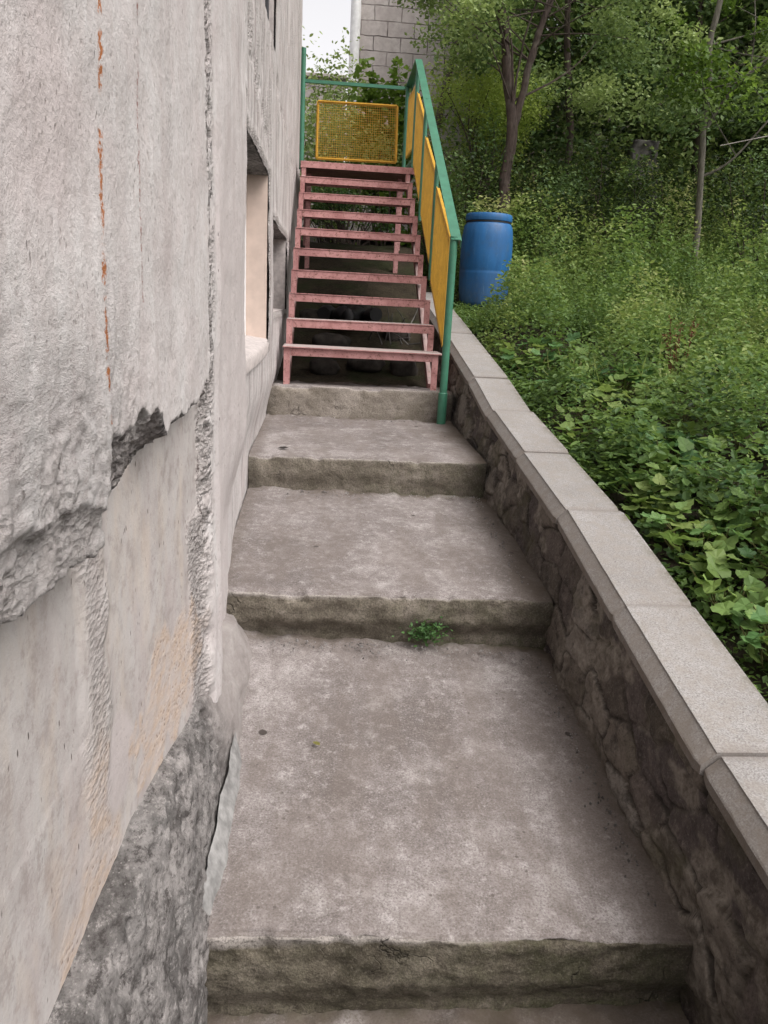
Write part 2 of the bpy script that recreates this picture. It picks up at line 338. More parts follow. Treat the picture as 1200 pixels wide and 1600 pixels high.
def mat_paint(name, c, worn=(.2, .18, .16), amt=.4, rough=.5, var=.75):
    t = NT(name); a = t.noise(14, 5, .65); b = t.noise(60, 4, .75)
    col = t.mix(t.ramp(a, [(.35, 1), (.65, 0)]), c, tuple(x*var for x in c))
    col = t.mix(t.ramp(b, [(.30, amt), (.42, 0)]), col, worn)
    n = t.bump(a, .15, .003); n = t.bump(b, .2, .001, n)
    return t.done(col, rough, n, .4)
def mat_tread_metal():
    t = NT('pink_painted_steel'); a = t.noise(10, 5, .65); b = t.noise(55, 4, .75)
    nz = t.n.new('ShaderNodeSeparateXYZ'); t.L(t.geo.outputs['Normal'], nz.inputs[0])
    col = t.ramp(a, [(.35, (.31, .14, .135)), (.6, (.45, .235, .225))])
    col = t.mix(t.ramp(b, [(.37, .8), (.46, 0)]), col, (.13, .06, .04))
    col = t.mix(t.ramp(b, [(.60, 0), (.72, .5)]), col, (.62, .34, .32))
    worn = t.math('MULTIPLY', t.ramp(nz.outputs[2], [(.7, 0), (.9, 1)]), t.ramp(t.noise(14, 5, .7), [(.3, .5), (.6, .95)]))
    col = t.mix(worn, col, (.40, .36, .34))
    return t.done(col, .6, t.bump(b, .2, .0015), .35)
def mat_leaf(name, stops, trans=.45, rough=.55):
    t = NT(name); tone = t.attr('tone')
    col = t.ramp(tone, stops); col = t.mix(t.ramp(t.noise(30, 2), [(.3, .25), (.6, 0)]), col, (.03, .045, .01))
    t.done(col, rough, None, .35)
    tr = t.n.new('ShaderNodeBsdfTranslucent'); t.L(t.mix(.3, col, (.24, .33, .05)), tr.inputs[0])
    mx = t.n.new('ShaderNodeMixShader'); mx.inputs[0].default_value = trans
    t.L(t.b.outputs[0], mx.inputs[1]); t.L(tr.outputs[0], mx.inputs[2]); t.L(mx.outputs[0], t.n['Material Output'].inputs[0])
    return t.m
def mat_bark(name, c=(.12, .085, .07)):
    t = NT(name); a = t.noise(1, 6, .7, sc3=(40, 40, 9)); b = t.noise(6, 4)
    col = t.mix(t.ramp(a, [(.35, 1), (.6, 0)]), c, tuple(x*.4 for x in c)); col = t.mix(t.ramp(b, [(.5, 0), (.7, .5)]), col, (.16, .15, .12))
    return t.done(col, .9, t.bump(a, .8, .01), .2)
def mat_soil():
    t = NT('dark_soil_and_litter'); a = t.noise(5, 6, .7); b = t.noise(50, 5, .75)
    col = t.ramp(a, [(.35, (.020, .016, .011)), (.6, (.05, .04, .027))]); col = t.mix(t.ramp(b, [(.5, 0), (.7, .6)]), col, (.085, .075, .045))
    col = t.mix(t.ramp(t.noise(3, 3), [(.5, 0), (.65, .5)]), col, (.025, .04, .012))
    return t.done(col, .95, t.bump(b, 1, .03), .15)
def mat_plain(name, c, rough=.6, spec=.4, var=.8, sc=12, **k):
    t = NT(name); a = t.noise(sc, 4, .6)
    return t.done(t.mix(t.ramp(a, [(.35, 1), (.65, 0)]), c, tuple(x*var for x in c)), rough, None, spec, **k)
def mat_block():
    t = NT('grey_block_masonry'); 
    mp = t.n.new('ShaderNodeSeparateXYZ'); t.L(t.P, mp.inputs[0]); cb = t.n.new('ShaderNodeCombineXYZ')
    t.L(mp.outputs[0], cb.inputs[0]); t.L(mp.outputs[2], cb.inputs[1])
    wob = t.n.new('ShaderNodeVectorMath'); wob.operation = 'ADD'; t.L(cb.outputs[0], wob.inputs[0])
    wn_ = t.n.new('ShaderNodeTexNoise'); wn_.inputs['Scale'].default_value = 5; t.L(t.P, wn_.inputs['Vector'])
    sc = t.n.new('ShaderNodeVectorMath'); sc.operation = 'SCALE'; sc.inputs['Scale'].default_value = .04; t.L(wn_.outputs['Color'], sc.inputs[0]); t.L(sc.outputs[0], wob.inputs[1])
    br = t.n.new('ShaderNodeTexBrick'); br.inputs['Scale'].default_value = 1; br.inputs['Brick Width'].default_value = .40; br.inputs['Row Height'].default_value = .20
    br.inputs['Mortar Size'].default_value = .009; br.inputs['Mortar Smooth'].default_value = .6; br.inputs['Color1'].default_value = (.50, .455, .435, 1); br.inputs['Color2'].default_value = (.43, .385, .37, 1); br.inputs['Mortar'].default_value = (.30, .265, .25, 1)
    t.L(wob.outputs[0], br.inputs['Vector'])
    col = t.mix(t.math('MULTIPLY', br.outputs['Fac'], t.ramp(t.noise(2.2, 3), [(.5, 0), (.6, .9)])), br.outputs['Color'], (.06, .05, .045)); col = t.mix(t.ramp(t.noise(12, 5, .7), [(.35, .5), (.6, 0)]), col, (.30, .265, .25)); col = t.mix(t.ramp(t.noise(3, 4), [(.5, 0), (.7, .5)]), col, (.58, .54, .52))
    return t.done(col, .9, t.bump(t.math('MULTIPLY', br.outputs['Fac'], -1), .8, .02), .2)

M = dict(wall=mat_wall(), footing=mat_footing(), tread=mat_tread(), riser=mat_riser(), masonry=mat_masonry(), coping=mat_coping(),
    green=mat_paint('green_enamel', (.050, .185, .115), (.10, .12, .09), .5, .45), yellow=mat_paint('yellow_enamel', (.62, .36, .04), (.24, .12, .03), .8, .5),
    pink=mat_tread_metal(), soil=mat_soil(), block=mat_block(),
    white=mat_plain('white_pvc', (.86, .86, .86), .35), peach=mat_plain('peach_plaster', (.62, .50, .43), .85, .2, .86, 14), blue=None,
    glass=mat_plain('window_glass', (.20, .22, .23), .08, .6), dark=mat_plain('dark_frame', (.035, .035, .04), .5), sill=mat_plain('sill_mortar', (.52, .47, .45), .9, .2, .7, 30),
    bark=mat_bark('dark_bark', (.085, .064, .055)), bark2=mat_bark('grey_bark', (.15, .14, .115)),
    ridge=mat_plain('ridge_mortar', (.40, .36, .34), .9, .2, .6, 40),
    grey=mat_plain('grey_mortar', (.31, .305, .295), .85, .2, .55, 30), black=mat_plain('black_rubber', (.018, .018, .02), .55), stone=mat_plain('rubble_stone', (.055, .048, .042), .95, .2, .4, 14),
    stone2=mat_plain('pale_weathered_stone', (.20, .19, .18), .95, .2, .12, 5),
    stem=mat_plain('plant_stem', (.10, .10, .035), .8, .2), rust_stem=mat_plain('reddish_seed_stem', (.13, .05, .03), .9, .2))
def mat_barrel():
    t = NT('blue_plastic'); X, Y, Z = t.xyz(); a = t.noise(1, 4, .6, sc3=(14, 14, 3)); b = t.noise(30, 4, .7)
    col = t.mix(t.ramp(a, [(.35, .8), (.65, 0)]), (.016, .115, .30), (.011, .078, .21)); col = t.mix(t.ramp(b, [(.55, 0), (.75, .35)]), col, (.06, .18, .33))
    dirt = t.math('MULTIPLY', t.math('SUBTRACT', .35, Z, clamp=True), 1.2); col = t.mix(t.math('MULTIPLY', dirt, t.ramp(b, [(.3, .3), (.6, 1)])), col, (.10, .09, .07))
    sc_ = t.noise(1, 6, .8, sc3=(60, 60, 5)); col = t.mix(t.ramp(sc_, [(.58, 0), (.68, .45)]), col, (.12, .24, .36)); col = t.mix(t.ramp(t.noise(5, 5, .7), [(.52, 0), (.68, .4)]), col, (.05, .075, .11))
    return t.done(col, .5, t.bump(b, .2, .003), .35)
M['blue'] = mat_barrel()
G = lambda *a: a
M['leaf_garden'] = mat_leaf('garden_leaves', [(0, (.016, .034, .012)), (.25, (.070, .140, .038)), (.52, (.155, .255, .068)), (.8, (.27, .34, .10)), (1, (.42, .42, .19))])
M['leaf_broad'] = mat_leaf('broad_green_leaves', [(0, (.030, .080, .028)), (.55, (.105, .225, .072)), (1, (.25, .37, .10))], .4)
M['leaf_dark'] = mat_leaf('woodland_leaves', [(0, (.012, .024, .010)), (.28, (.11, .19, .07)), (1, (.42, .52, .19))], .4)
M['leaf_bright'] = mat_leaf('bright_leaves', [(0, (.06, .12, .018)), (.5, (.20, .33, .05)), (1, (.44, .54, .13))], .45)
M['leaf_dry'] = mat_leaf('dry_stalk_leaves', [(0, (.07, .06, .02)), (.5, (.13, .12, .035)), (1, (.22, .20, .06))], .3)

# ------------------------------------------------------------------ levels
CY = [-2.0, 1.47, 2.07, 2.67, 3.34, 4.07, 4.64, 7.07, 9.0]
CZ = [-1.45, -.933, -.82, -.70, -.616, -.524, -.41, -.02, .28]
def ztop(y): return np.interp(y, CY, CZ)          # top of the coping
def gz(x, y):                                       # ground height
    x = np.asarray(x, float); y = np.asarray(y, float)
    gar = ztop(np.minimum(y, 9)) - .10 + .05*(x-1.13) + np.maximum(y-9, 0)*.16 + .05*(fbm(x*1.2, y*1.2, 0, 5, 3)-.5)
    gar = gar + .30*np.maximum(x-6, 0)*sst(7, 10, y)
    cor = np.interp(y, [1.2, 1.7, 4.9, 5.25, 6.2, 7.4, 8.6, 10.5, 13], [-1.545, -1.75, -1.3, -.63, -.42, .05, .50, 1.15, 1.9]) + .03*(fbm(x*9, y*9, 0, 9, 3)-.5)
    k = sst(.93, .98, x)
    k = np.maximum(k, sst(8.6, 10.5, y))
    z = cor*(1-k)+gar*k
    return z + np.maximum(y-15, 0)*.25*sst(3, 9, x)

# ------------------------------------------------------------------ ground
def grid_faces(ny, nz):
    i = np.arange(ny-1)[:, None]*nz+np.arange(nz-1)[None, :]
    return np.stack([i, i+nz, i+nz+1, i+1], -1).reshape(-1, 4)
xs = np.concatenate([[-300, -120, -50, -20, -8, -3], np.arange(-1, 9, .07), np.arange(9, 16, .4), [18, 22, 30, 50, 120, 300]])
ys_ = np.concatenate([[-300, -100, -30, -10, -3], np.arange(-1, 12, .07), np.arange(12, 20, .4), [22, 26, 32, 50, 120, 300]])
XX, YY = np.meshgrid(xs, ys_, indexing='ij'); ZZ = gz(np.clip(XX, -40, 25), np.clip(YY, -20, 40))
ZZ += .02*(fbm(XX*6, YY*6, 0, 3, 3)-.5)
g = np_mesh('ground', np.stack([XX, YY, ZZ], -1).reshape(-1, 3), grid_faces(len(xs), len(ys_)), M['soil'], smooth=True)
g['kind'] = 'structure'

# ------------------------------------------------------------------ concrete steps
cs = thing('concrete_steps', 'four broad worn concrete steps climbing beside the grey building wall', 'steps', (.25, 1.4, -1.5))
def make_step(yf, zf, yb, zb, zlow, x0, x1, label, n_x, seed, under=0.0, zr=0.0, pale=0.0, dirty=0):
    pr = []                                            # profile (y, z, kind) back -> front -> down
    nt = int((yb-yf)/.012)
    for i in range(nt): 
        q = i/nt; pr.append((yb+(yf-yb)*q, zb+(zf-zb)*q, 0))
    for a in (0, 20, 45, 70, 90):
        pr.append((yf+.012-.012*math.sin(R(a)), zf-.012+.012*math.cos(R(a)), 0 if a < 40 else 1))
    H = zf-.012-zlow; nr = max(6, int(H/.012))
    for i in range(1, nr+1): pr.append((yf, zf-.012-H*i/nr, 1))
    pr = np.array(pr); X = np.linspace(x0, x1, n_x)
    Yp, Xg = np.meshgrid(pr[:, 0], X, indexing='ij'); Zp = np.repeat(pr[:, 1][:, None], n_x, 1); K = np.repeat(pr[:, 2][:, None], n_x, 1)
    r = np.minimum(1, (Xg-x0)/(x1-x0))
    Zp = Zp + zr*(r-.5)
    lump = fbm(Xg*5, Yp*5, Zp*5, seed, 4)-.5; fine = fbm(Xg*35, Yp*35, Zp*35, seed+3, 3)-.5
    edge = np.exp(-((np.hypot(Yp-yf, Zp-zf))/.03)**2)
    chip = sst(.55, .72, fbm(Xg*9, 0*Xg, 0, seed+7, 4))*edge
    Zp2 = Zp+np.where(K < .5, lump*.014+fine*.005, 0)-chip*.016
    dn = sst(.35, .6, (zf-Zp)/max(H, .01))*np.where(K > .5, 1, 0)
    und = dn*under*(.35+1.1*fbm(Xg*5, Zp*8, 0, seed+9, 4)*1.0)
    Yp2 = Yp+np.where(K > .5, lump*.025+fine*.010, 0)*1.0+chip*.016+und+np.where(K > .5, (np.abs(fbm(Xg*14, Zp*22, 0, seed+13, 4)-.5)*2-.25)*(.006+.35*under), 0)
    # mortar fillets where tread meets next riser and the walls
    tb = np.where(K < .5, sst(.035, 0, yb-Yp), 0); Zp2 = Zp2-tb*.004+sst(.10, .02, yb-.05-Yp)*np.where(K < .5, 1, 0)*.016*(fbm(Xg*22, Yp*22, 0, seed+11, 4)-.45)*2
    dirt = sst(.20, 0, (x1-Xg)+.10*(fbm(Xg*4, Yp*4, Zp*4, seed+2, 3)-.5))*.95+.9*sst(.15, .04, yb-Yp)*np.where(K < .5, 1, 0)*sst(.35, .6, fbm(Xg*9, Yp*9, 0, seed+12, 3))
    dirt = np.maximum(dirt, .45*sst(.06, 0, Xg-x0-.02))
    dirt = np.maximum(dirt, np.where(K > .5, und/.05*.35, 0))  # riser face also darkens with the depth of its undercut
    if dirty: dirt = np.maximum(dirt, .9*sst(.35, .5, fbm(Xg*7, Yp*7, 0, 66, 3)))
    moss = np.where(K > .5, sst(.5, 1, (zf-Zp)/max(H, .01))*.8+.25, .7*sst(.09, 0, yb-Yp)*sst(.35, .6, fbm(Xg*3, 0*Xg, 0, seed, 2)))*(.35+.65*sst(.3, .75, r))
    wear = np.where(K > .5, sst(.016, 0, zf-Zp), 0)
    V = np.stack([Xg, Yp2, Zp2], -1).reshape(-1, 3)
    fs = grid_faces(len(pr), n_x)[:, ::-1]; kk = K.reshape(-1)[fs[:, 0]] > .5
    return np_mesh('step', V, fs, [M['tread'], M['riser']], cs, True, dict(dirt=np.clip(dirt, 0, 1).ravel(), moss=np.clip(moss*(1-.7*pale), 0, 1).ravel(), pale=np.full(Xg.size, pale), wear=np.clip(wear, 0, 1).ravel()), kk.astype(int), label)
make_step(1.40, -1.352, 2.70, -1.205, -1.70, -.32, .90, 'lowest step, wide with pale blotches', 110, 11, .03, -.055, .0)
make_step(.2, -1.60, 1.46, -1.575, -1.70, -.30, .93, 'cracked rubble landing at the very bottom', 90, 19, .0, 0, 0, 1)
make_step(2.62, -1.022, 3.86, -.932, -1.30, -.36, .86, 'second step with broken mossy face', 100, 23, .035, -.015, .35)
make_step(3.82, -.763, 5.06, -.736, -1.02, -.36, .83, 'third step under the green railing post', 90, 37, .01, 0, .45)
make_step(5.02, -.543, 5.42, -.56, -.80, -.36, .83, 'top step below the pink metal stairs', 90, 41, .0, 0, 1)

# ------------------------------------------------------------------ building on the left
bd = thing('apartment_building', 'weathered grey concrete building wall with basement windows along the left side', 'building', (-.3, 4, -1.6))
WINS = [(2.74, 4.42, -.24, .60), (4.72, 6.35, -.10, .415), (3.0, 4.72, 1.25, 2.6)]
ya = [-4, -3, -2, -1.5, -1, -.7, -.4, -.2]; yb_ = list(np.arange(0, .5, .03)); yc = list(np.arange(.5, 2.05, .0048))+list(np.linspace(2.05, 2.74, 90, endpoint=False)); 
def seg(a, b, s): n = max(1, round((b-a)/s)); return list(np.linspace(a, b, n, endpoint=False))
yd = seg(2.74, 3.0, .012)+seg(3.0, 4.42, .02)+seg(4.42, 4.72, .012)+seg(4.72, 6.35, .03)+seg(6.35, 8.5, .035)+[8.5]
ysw = np.array(ya+yb_+yc+yd)
zsw = np.array(seg(-1.7, -1.2, .012)+seg(-1.2, -.45, .0065)+seg(-.45, -.24, .0045)+seg(-.24, -.10, .0045)+seg(-.10, .415, .008)+seg(.415, .60, .009)+seg(.60, 1.25, .013)+seg(1.25, 2.6, .03)+seg(2.6, 5.6, .15)+[5.6])
Yg, Zg = np.meshgrid(ysw, zsw, indexing='ij')
nb = fbm(Yg*2.2, Zg*2.2, 0, 51, 4)-.5; nm = fbm(Yg*11, Zg*11, 0, 52, 4)-.5; nf = fbm(Yg*60, Zg*60, 0, 53, 3)-.5
base = -.27-.04*sst(2.6, 3.3, Yg)
vert = fbm(Yg*14, Zg*.7, 0, 54, 4)-.5
base = base-.055*sst(2.0, 2.5, Yg)*sst(-.42, -.75, Zg)
Xw = base+.022*nb+.006*nm+.0018*nf+.008*vert*sst(2, 5, Yg)
jag = (fbm(Yg*7, 0*Yg, 0, 60, 4)-.5); jag2 = fbm(Yg*16, Zg*16, 0, 61, 4)-.5
lo_r = sst(1.97, 1.86, Yg)                                         # recess only left of the joint
rdg = np.abs(fbm(Yg*26, Zg*26, 0, 62, 4)-.5)*2; rdg2 = np.abs(fbm(Yg*55, Zg*55, 0, 63, 3)-.5)*2
zb_top = np.interp(Yg, [.3, .64, .85, 1.0, 1.03, 1.30, 1.36, 1.6, 1.9], [-.225, -.235, -.25, -.265, -.185, -.195, -.235, -.235, -.20])+.035*jag+.045*jag2
zb_bot = np.interp(Yg, [.3, .64, .85, 1.0, 1.04, 1.3, 1.4, 1.6, 1.9], [-.30, -.31, -.325, -.335, -.335, -.31, -.285, -.27, -.25])+.015*jag+.02*jag2
zb_bot = np.minimum(zb_bot, zb_top-.008)
fr = (zb_top-Zg)/(zb_top-zb_bot); frac = ((fr > -.06) & (fr < 1.02))*lo_r
nearm = sst(1.035, 1.02, Yg)
rec = (np.clip(fr*1.6, 0, 1)*.55+.45*sst(.75, 1, fr))*lo_r*(1-nearm)+nearm*(.14*sst(-.08, .06, fr)+.10*np.clip(fr, 0, 1)+.76*sst(.98, 1.06, fr))
Xr = np.interp(Yg, [.5, 1.3, 1.95], [-.35, -.34, -.298])+.010*nb+.003*nm
Xr = Xr+.010*sst(1.05, 1.09, Yg+.05*jag2)*sst(1.24, 1.16, Yg+.06*jag2)*(.5+.5*fbm(Yg*14, Zg*14, 0, 66, 4))*sst(-.9, -.5, Zg)   # ragged vertical strip
zled = -.66-.02*jag+.0*Yg
bul = sst(0, -.014, Zg-zled)*sst(1.35, 1.15, Yg+.05*jag2)
Xr = Xr+.0015*bul
pebz = np.clip(sst(-.70, -.75, Zg+.10*jag2)*sst(1.32, 1.18, Yg+.2*jag2)*sst(.86, .92, Yg+.2*jag2), 0, 1)
gp = np.exp(-(((Yg-1.24)/.10)**2+((Zg+.80)/.10)**2)); gp = sst(.35, .6, gp+.4*jag2)
pebz2 = np.exp(-(((Yg-1.62)/.30)**2+((Zg+.84)/.16)**2)*1.3); pebz2 = sst(.34, .46, pebz2+.9*jag2)
wav = rec*(1-rec)*4*(1-nearm)
Xw = Xw*(1-rec)+Xr*rec+.05*jag2*wav-frac*(1-nearm)*(.030*rdg+.018*rdg2+.010*(fbm(Yg*90, Zg*90, 0, 67, 2)))*sst(-.3, .3, fr)*sst(1.1, .9, fr)-frac*nearm*.004*rdg2
# rough band on the slab just over its broken edge
rb = sst(.13, 0, (Zg-zb_top)+.10*jag2)*(1-rec)*lo_r*sst(1.4, .7, Yg-0*.1)
lower = sst(.34, .02, (Zg-zb_top))*(1-rec)*lo_r*sst(1.35, .85, Yg)
Xw = Xw+rb*(.008*jag2+.010*nf)-lower*(.005*rdg+.005*rdg2+.006*sst(.55, .8, fbm(Yg*30, Zg*22, 0, 64, 3)))
# joint between panels
jw = np.exp(-((Yg-1.93-.01*(fbm(Zg*4, 0*Zg, 0, 70, 3)-.5))/.035)**2)*sst(-.75, -.62, Zg)
jn = fbm(Yg*38, Zg*30, 0, 71, 4)
Xw = Xw-jw*.015*sst(.42, .62, jn)+jw*.006*(jn-.5)
mort = sst(1.99, 2.03, Yg)*sst(2.72, 2.66, Yg)*sst(.7, .2, Zg)
Xw = Xw+mort*(.006+.010*(fbm(Yg*7, Zg*1.5, 0, 73, 3)-.5))
# diagonal spall lines above the windows
for (ya_, za_, yb2, zb2, w) in [(2.4, 1.05, 4.3, .72, .05), (4.8, 1.15, 7.8, .95, .05), (6.3, .415, 8.4, .40, .04)]:
    tt = np.clip((Yg-ya_)/(yb2-ya_), 0, 1); dl = np.abs(Zg-(za_+(zb2-za_)*tt)+.05*(fbm(Yg*3, 0*Yg, 0, 77, 3)-.5))
    Xw = Xw-.012*np.exp(-(dl/w)**2)*sst(.4, .6, jn)*((Yg > ya_) & (Yg < yb2))
top_rough = sst(.5, .9, Zg)*sst(1.9, 2.3, Yg)*.5
rough = np.clip(jw*1.1*sst(.35, .55, jn)+frac*(1-nearm*.75)*.8+rb*.55*sst(.4, .6, fbm(Yg*14, Zg*14, 0, 65, 3))+pebz*.0+top_rough*sst(.45, .65, fbm(Yg*9, Zg*5, 0, 80, 3))+.42*sst(.05, .0, np.abs(Yg-1.13)-.03+.10*jag2)*rec*sst(-.95, -.6, Zg)
    +sst(.09, .03, Yg*0+np.abs(Yg-1.86)+.05*jag2)*rec*sst(-.5, -.56, Zg), 0, 1)
for (a, b, c, d) in WINS[:2]:
    dd = np.maximum(np.maximum(a-Yg, Yg-b), np.maximum(c-Zg, Zg-d)); rough = np.maximum(rough, sst(.07, .01, dd+.03*jag2)*.8)
    Xw = Xw-.012*sst(.03, 0, dd)*(fbm(Yg*25, Zg*25, 0, 83, 3))
darkn = np.clip(frac*sst(1.02, 1.06, Yg)*sst(1.75, 1.45, Yg)*.9*sst(.35, .6, fbm(Yg*9, Zg*9, 0, 84, 4)), 0, 1)
yel = np.clip(pebz*.85*sst(.25, .5, fbm(Yg*6, Zg*6, 0, 86, 3))*(1-gp)+pebz2*.9*rec, 0, 1)
Xw = Xw+yel*.0015*(fbm(Yg*70, Zg*70, 0, 87, 3)-.5)*2
V = np.stack([Xw, Yg, Zg], -1).reshape(-1, 3); fs = grid_faces(*Yg.shape)[:, ::-1]
fc = V[fs].mean(1); keep = np.ones(len(fs), bool)
for (a, b, c, d) in WINS: keep &= ~((fc[:, 1] > a) & (fc[:, 1] < b) & (fc[:, 2] > c) & (fc[:, 2] < d))
np_mesh('wall', V, fs[keep][:, ::-1], M['wall'], bd, True, dict(pitted=np.clip(lower*1.2, 0, 1).ravel(), rough=rough.ravel(), yellow=yel.ravel(), mortar=np.maximum(mort*.8, gp).ravel(), darkness=darkn.ravel(), recess=rec.ravel()))
# body behind the face, with its far corner
m = MB(); m.box(-8, -.62, -4, 8.5, -1.7, 5.6); m.box(-.62, -.315, 8.42, 8.5, -1.7, 5.6); m.build('rear_wall', M['block'], bd)
# footing
yf_ = np.array(seg(-1.0, .4, .05)+seg(.4, 2.68, .0075)+[2.68]); u_ = np.linspace(0, 1, 90)
Yf, Uf = np.meshgrid(yf_, u_, indexing='ij')
zr_ = np.interp(Yf, [-1, .9, 1.3, 2.1, 2.45, 2.7], [-.93, -.955, -.96, -1.03, -1.06, -1.10])+.02*(fbm(Yf*6, 0*Yf, 0, 91, 3)-.5)
xt = -.355+.02*sst(2.2, 2.6, Yf)
drop = .62; Zf = zr_-drop*Uf; 
sm = sst(1.75, 2.05, Yf+.12*(fbm(Yf*5, Zf*5, 0, 98, 3)-.5)); Xf = xt+.035*sm*sst(0, .25, Uf)+.03*sst(0, .04, Uf)+np.interp(Uf*drop, [0, .02, .15, .32, .42, .62], [0, .03, .06, .092, .108, .10])
ends = sst(2.68, 2.5, Yf); Xf = Xf-.03*(1-ends)
fn = fbm(Yf*9, Zf*9, 0, 92, 4)-.5; ff = fbm(Yf*38, Zf*38, 0, 93, 4)-.5
fr_ = np.abs(fbm(Yf*16, Zf*24, 0, 97, 5)-.5)*2; Xf = Xf+(1-.7*sm)*(.025*fn+.016*ff-.016*sst(.25, .6, fr_)+.006)*sst(0, .06, Uf); Zf = Zf+(.02*fn)*sst(0, .1, Uf)
np_mesh('footing', np.stack([Xf, Yf, Zf], -1).reshape(-1, 3), grid_faces(*Yf.shape), M['footing'], bd, True, dict(smooth_mortar=sm.ravel()), label='dark pitted concrete footing under the wall')
# thin mortar lip on the footing and smeared grey mortar by the lowest step
ym = np.linspace(1.42, 2.0, 40); um = np.linspace(0, 1, 12); Ym, Um = np.meshgrid(ym, um, indexing='ij')
wz = .034*np.clip(np.sin((Ym-1.42)/.58*math.pi), 0, 1)**.4*(.6+.8*fbm(Ym*9, 0*Ym, 0, 95, 2))
Xm = -.25+np.interp(Ym, [1.4, 2.0], [.015, .03])+wz*Um+.012*(fbm(Ym*20, Um*2, 0, 96, 3)-.5); Zm = np.interp(Ym, [1.40, 2.66], [-1.33, -1.163])+.018+.035*(1-Um)**1.5-.026*Um**3
np_mesh('mortar_smear', np.stack([Xm, Ym, Zm], -1).reshape(-1, 3), grid_faces(40, 12)[:, ::-1], M['grey'], bd, True, label='smooth grey mortar smear beside the lowest step')
def window(a, b, c, d, xf, reveal_mat, frame_mat, pane_mat, sill, name='window'):
    f = MB(); xo = xf+.001; w = .06
    xi = -.315 if a > 2.9 or True else -.27
    f.box(xo, xo+.05, a+.003, a+w, c+.003, d-.003, .004); f.box(xo, xo+.05, b-w, b-.003, c+.003, d-.003, .004)
    f.box(xo, xo+.05, a+w, b-w, c+.003, c+w, .004); f.box(xo, xo+.05, a+w, b-w, d-w, d-.003, .004)
    mid = (a+b)/2; f.box(xo, xo+.045, mid-.03, mid+.03, c+w, d-w, .004)
    fo = f.build('window', frame_mat, bd)
    def sub(mb, nm, mt):
        o = mb.build(nm, mt); o.parent = fo; return o
    p = MB(); p.box(xo+.02, xo+.026, a+w-.005, mid-.028, c+w-.005, d-w+.005); p.box(xo+.02, xo+.026, mid+.028, b-w+.005, c+w-.005, d-w+.005); sub(p, 'pane', pane_mat)
    xr0 = xf-.05
    rv = MB(); rv.box(xr0, -.325, b, b+.03, c-.03, d+.03); sub(rv, 'side_reveal', reveal_mat)
    rv = MB(); rv.box(xr0, -.285 if a < 2.9 else -.325, a-.03, a, c-.03, d+.03); sub(rv, 'side_reveal', reveal_mat)
    lr = MB(); lr.box(xr0, -.322, a, b, d, d+.03); sub(lr, 'lintel_underside', M['footing'])
    if sill:
        n = 40; yy = np.linspace(a, b, n); bulge = [.03*math.sin(math.pi*i/(n-1))**.7 for i in range(n)]
        vs = []; 
        for i, y in enumerate(yy):
            xe = -.308+bulge[i]*.5
            vs += [(xr0, y, c+.035), (xe-.012, y, c+.004+.004*math.sin(i)), (xe, y, c-.012), (xe-.004, y, c-.06)]
        fs_ = [(i*4+k, (i+1)*4+k, (i+1)*4+k+1, i*4+k+1) for i in range(n-1) for k in range(3)]
        o = np_mesh('sill', np.array(vs), fs_, M['sill'], None, True); o.parent = fo
    else:
        s_ = MB(); s_.box(xr0, -.325, a, b, c-.03, c+.002); sub(s_, 'sill', M['sill'])
    return fo
window(*WINS[0], -.485, M['peach'], M['white'], M['glass'], True)
window(*WINS[1], -.55, M['sill'], M['dark'], M['dark'], False)  # opaque dark panes paint the unlit interior of this opening
window(*WINS[2], -.40, M['sill'], M['dark'], M['glass'], False)

# ------------------------------------------------------------------ retaining wall with coping stones
rw = thing('retaining_wall', 'low dark rubble stone retaining wall with pale concrete coping along the steps', 'wall', (1.0, 4, -1))
yw = np.array(seg(-1.0, .7, .04)+seg(.7, 3.2, .008)+seg(3.2, 7.9, .018)+[7.9]); uw = np.linspace(0, 1, 84)
Yw, Uw = np.meshgrid(yw, uw, indexing='ij')
zt = ztop(Yw)-.050; zl = np.interp(Yw, [-1, 1.3, 1.45, 2.6, 2.7, 3.8, 3.9, 5, 5.1, 8], [-1.75, -1.75, -1.5, -1.35, -1.2, -1.1, -.95, -.9, -.75, -.2])
zl = np.minimum(zl, zt-.25)
Zw = zl+(zt-zl)*Uw; Xb = np.interp(Yw, [1.4, 2.6, 3.8, 8], [.852, .822, .795, .80]); Xb = Xb+(.868-Xb)*Uw**1.3; 
# voronoi stones (elongated), numpy
pts = []; 
for i in range(-8, 62):
    for j in range(-14, 8):
        pts.append(((i+.5*(j % 2)+.75*random.random())*.21, (j+.7*random.random())*.125, random.random()))
pts = np.array(pts); Vy, Vz = Yw.ravel(), Zw.ravel()
wy = Vy+.05*(fbm(Vy*7, Vz*7, 0, 101, 3)-.5); wz_ = Vz-(Vy*.12)+.05*(fbm(Vy*7, Vz*7, 3, 102, 3)-.5)
d1 = np.full(len(Vy), 9.); d2 = d1.copy(); cell = np.zeros(len(Vy))
for (py, pz, pr_) in pts:
    d = np.hypot((wy-py)/1.65, wz_-pz); c1 = d < d1
    d2 = np.where(c1, d1, np.minimum(d2, d)); cell = np.where(c1, pr_, cell); d1 = np.where(c1, d, d1)
gap = d2-d1; mo = sst(.020, .006, gap); 
rel = .016*(1-np.exp(-gap/.006))*(0.5+.7*cell)+.014*(cell-.5)
rel = rel+.026*(fbm(Vy*10, Vz*16, 0, 103, 5)-.5)+.014*(fbm(Vy*45, Vz*45, 0, 104, 3)-.5)
rel = rel*(1-.0*Uw.ravel()); Xs = Xb.ravel()+.030-rel+.01; Xs = np.where(Uw.ravel() > .93, np.clip(Xs, .862, .885), Xs)
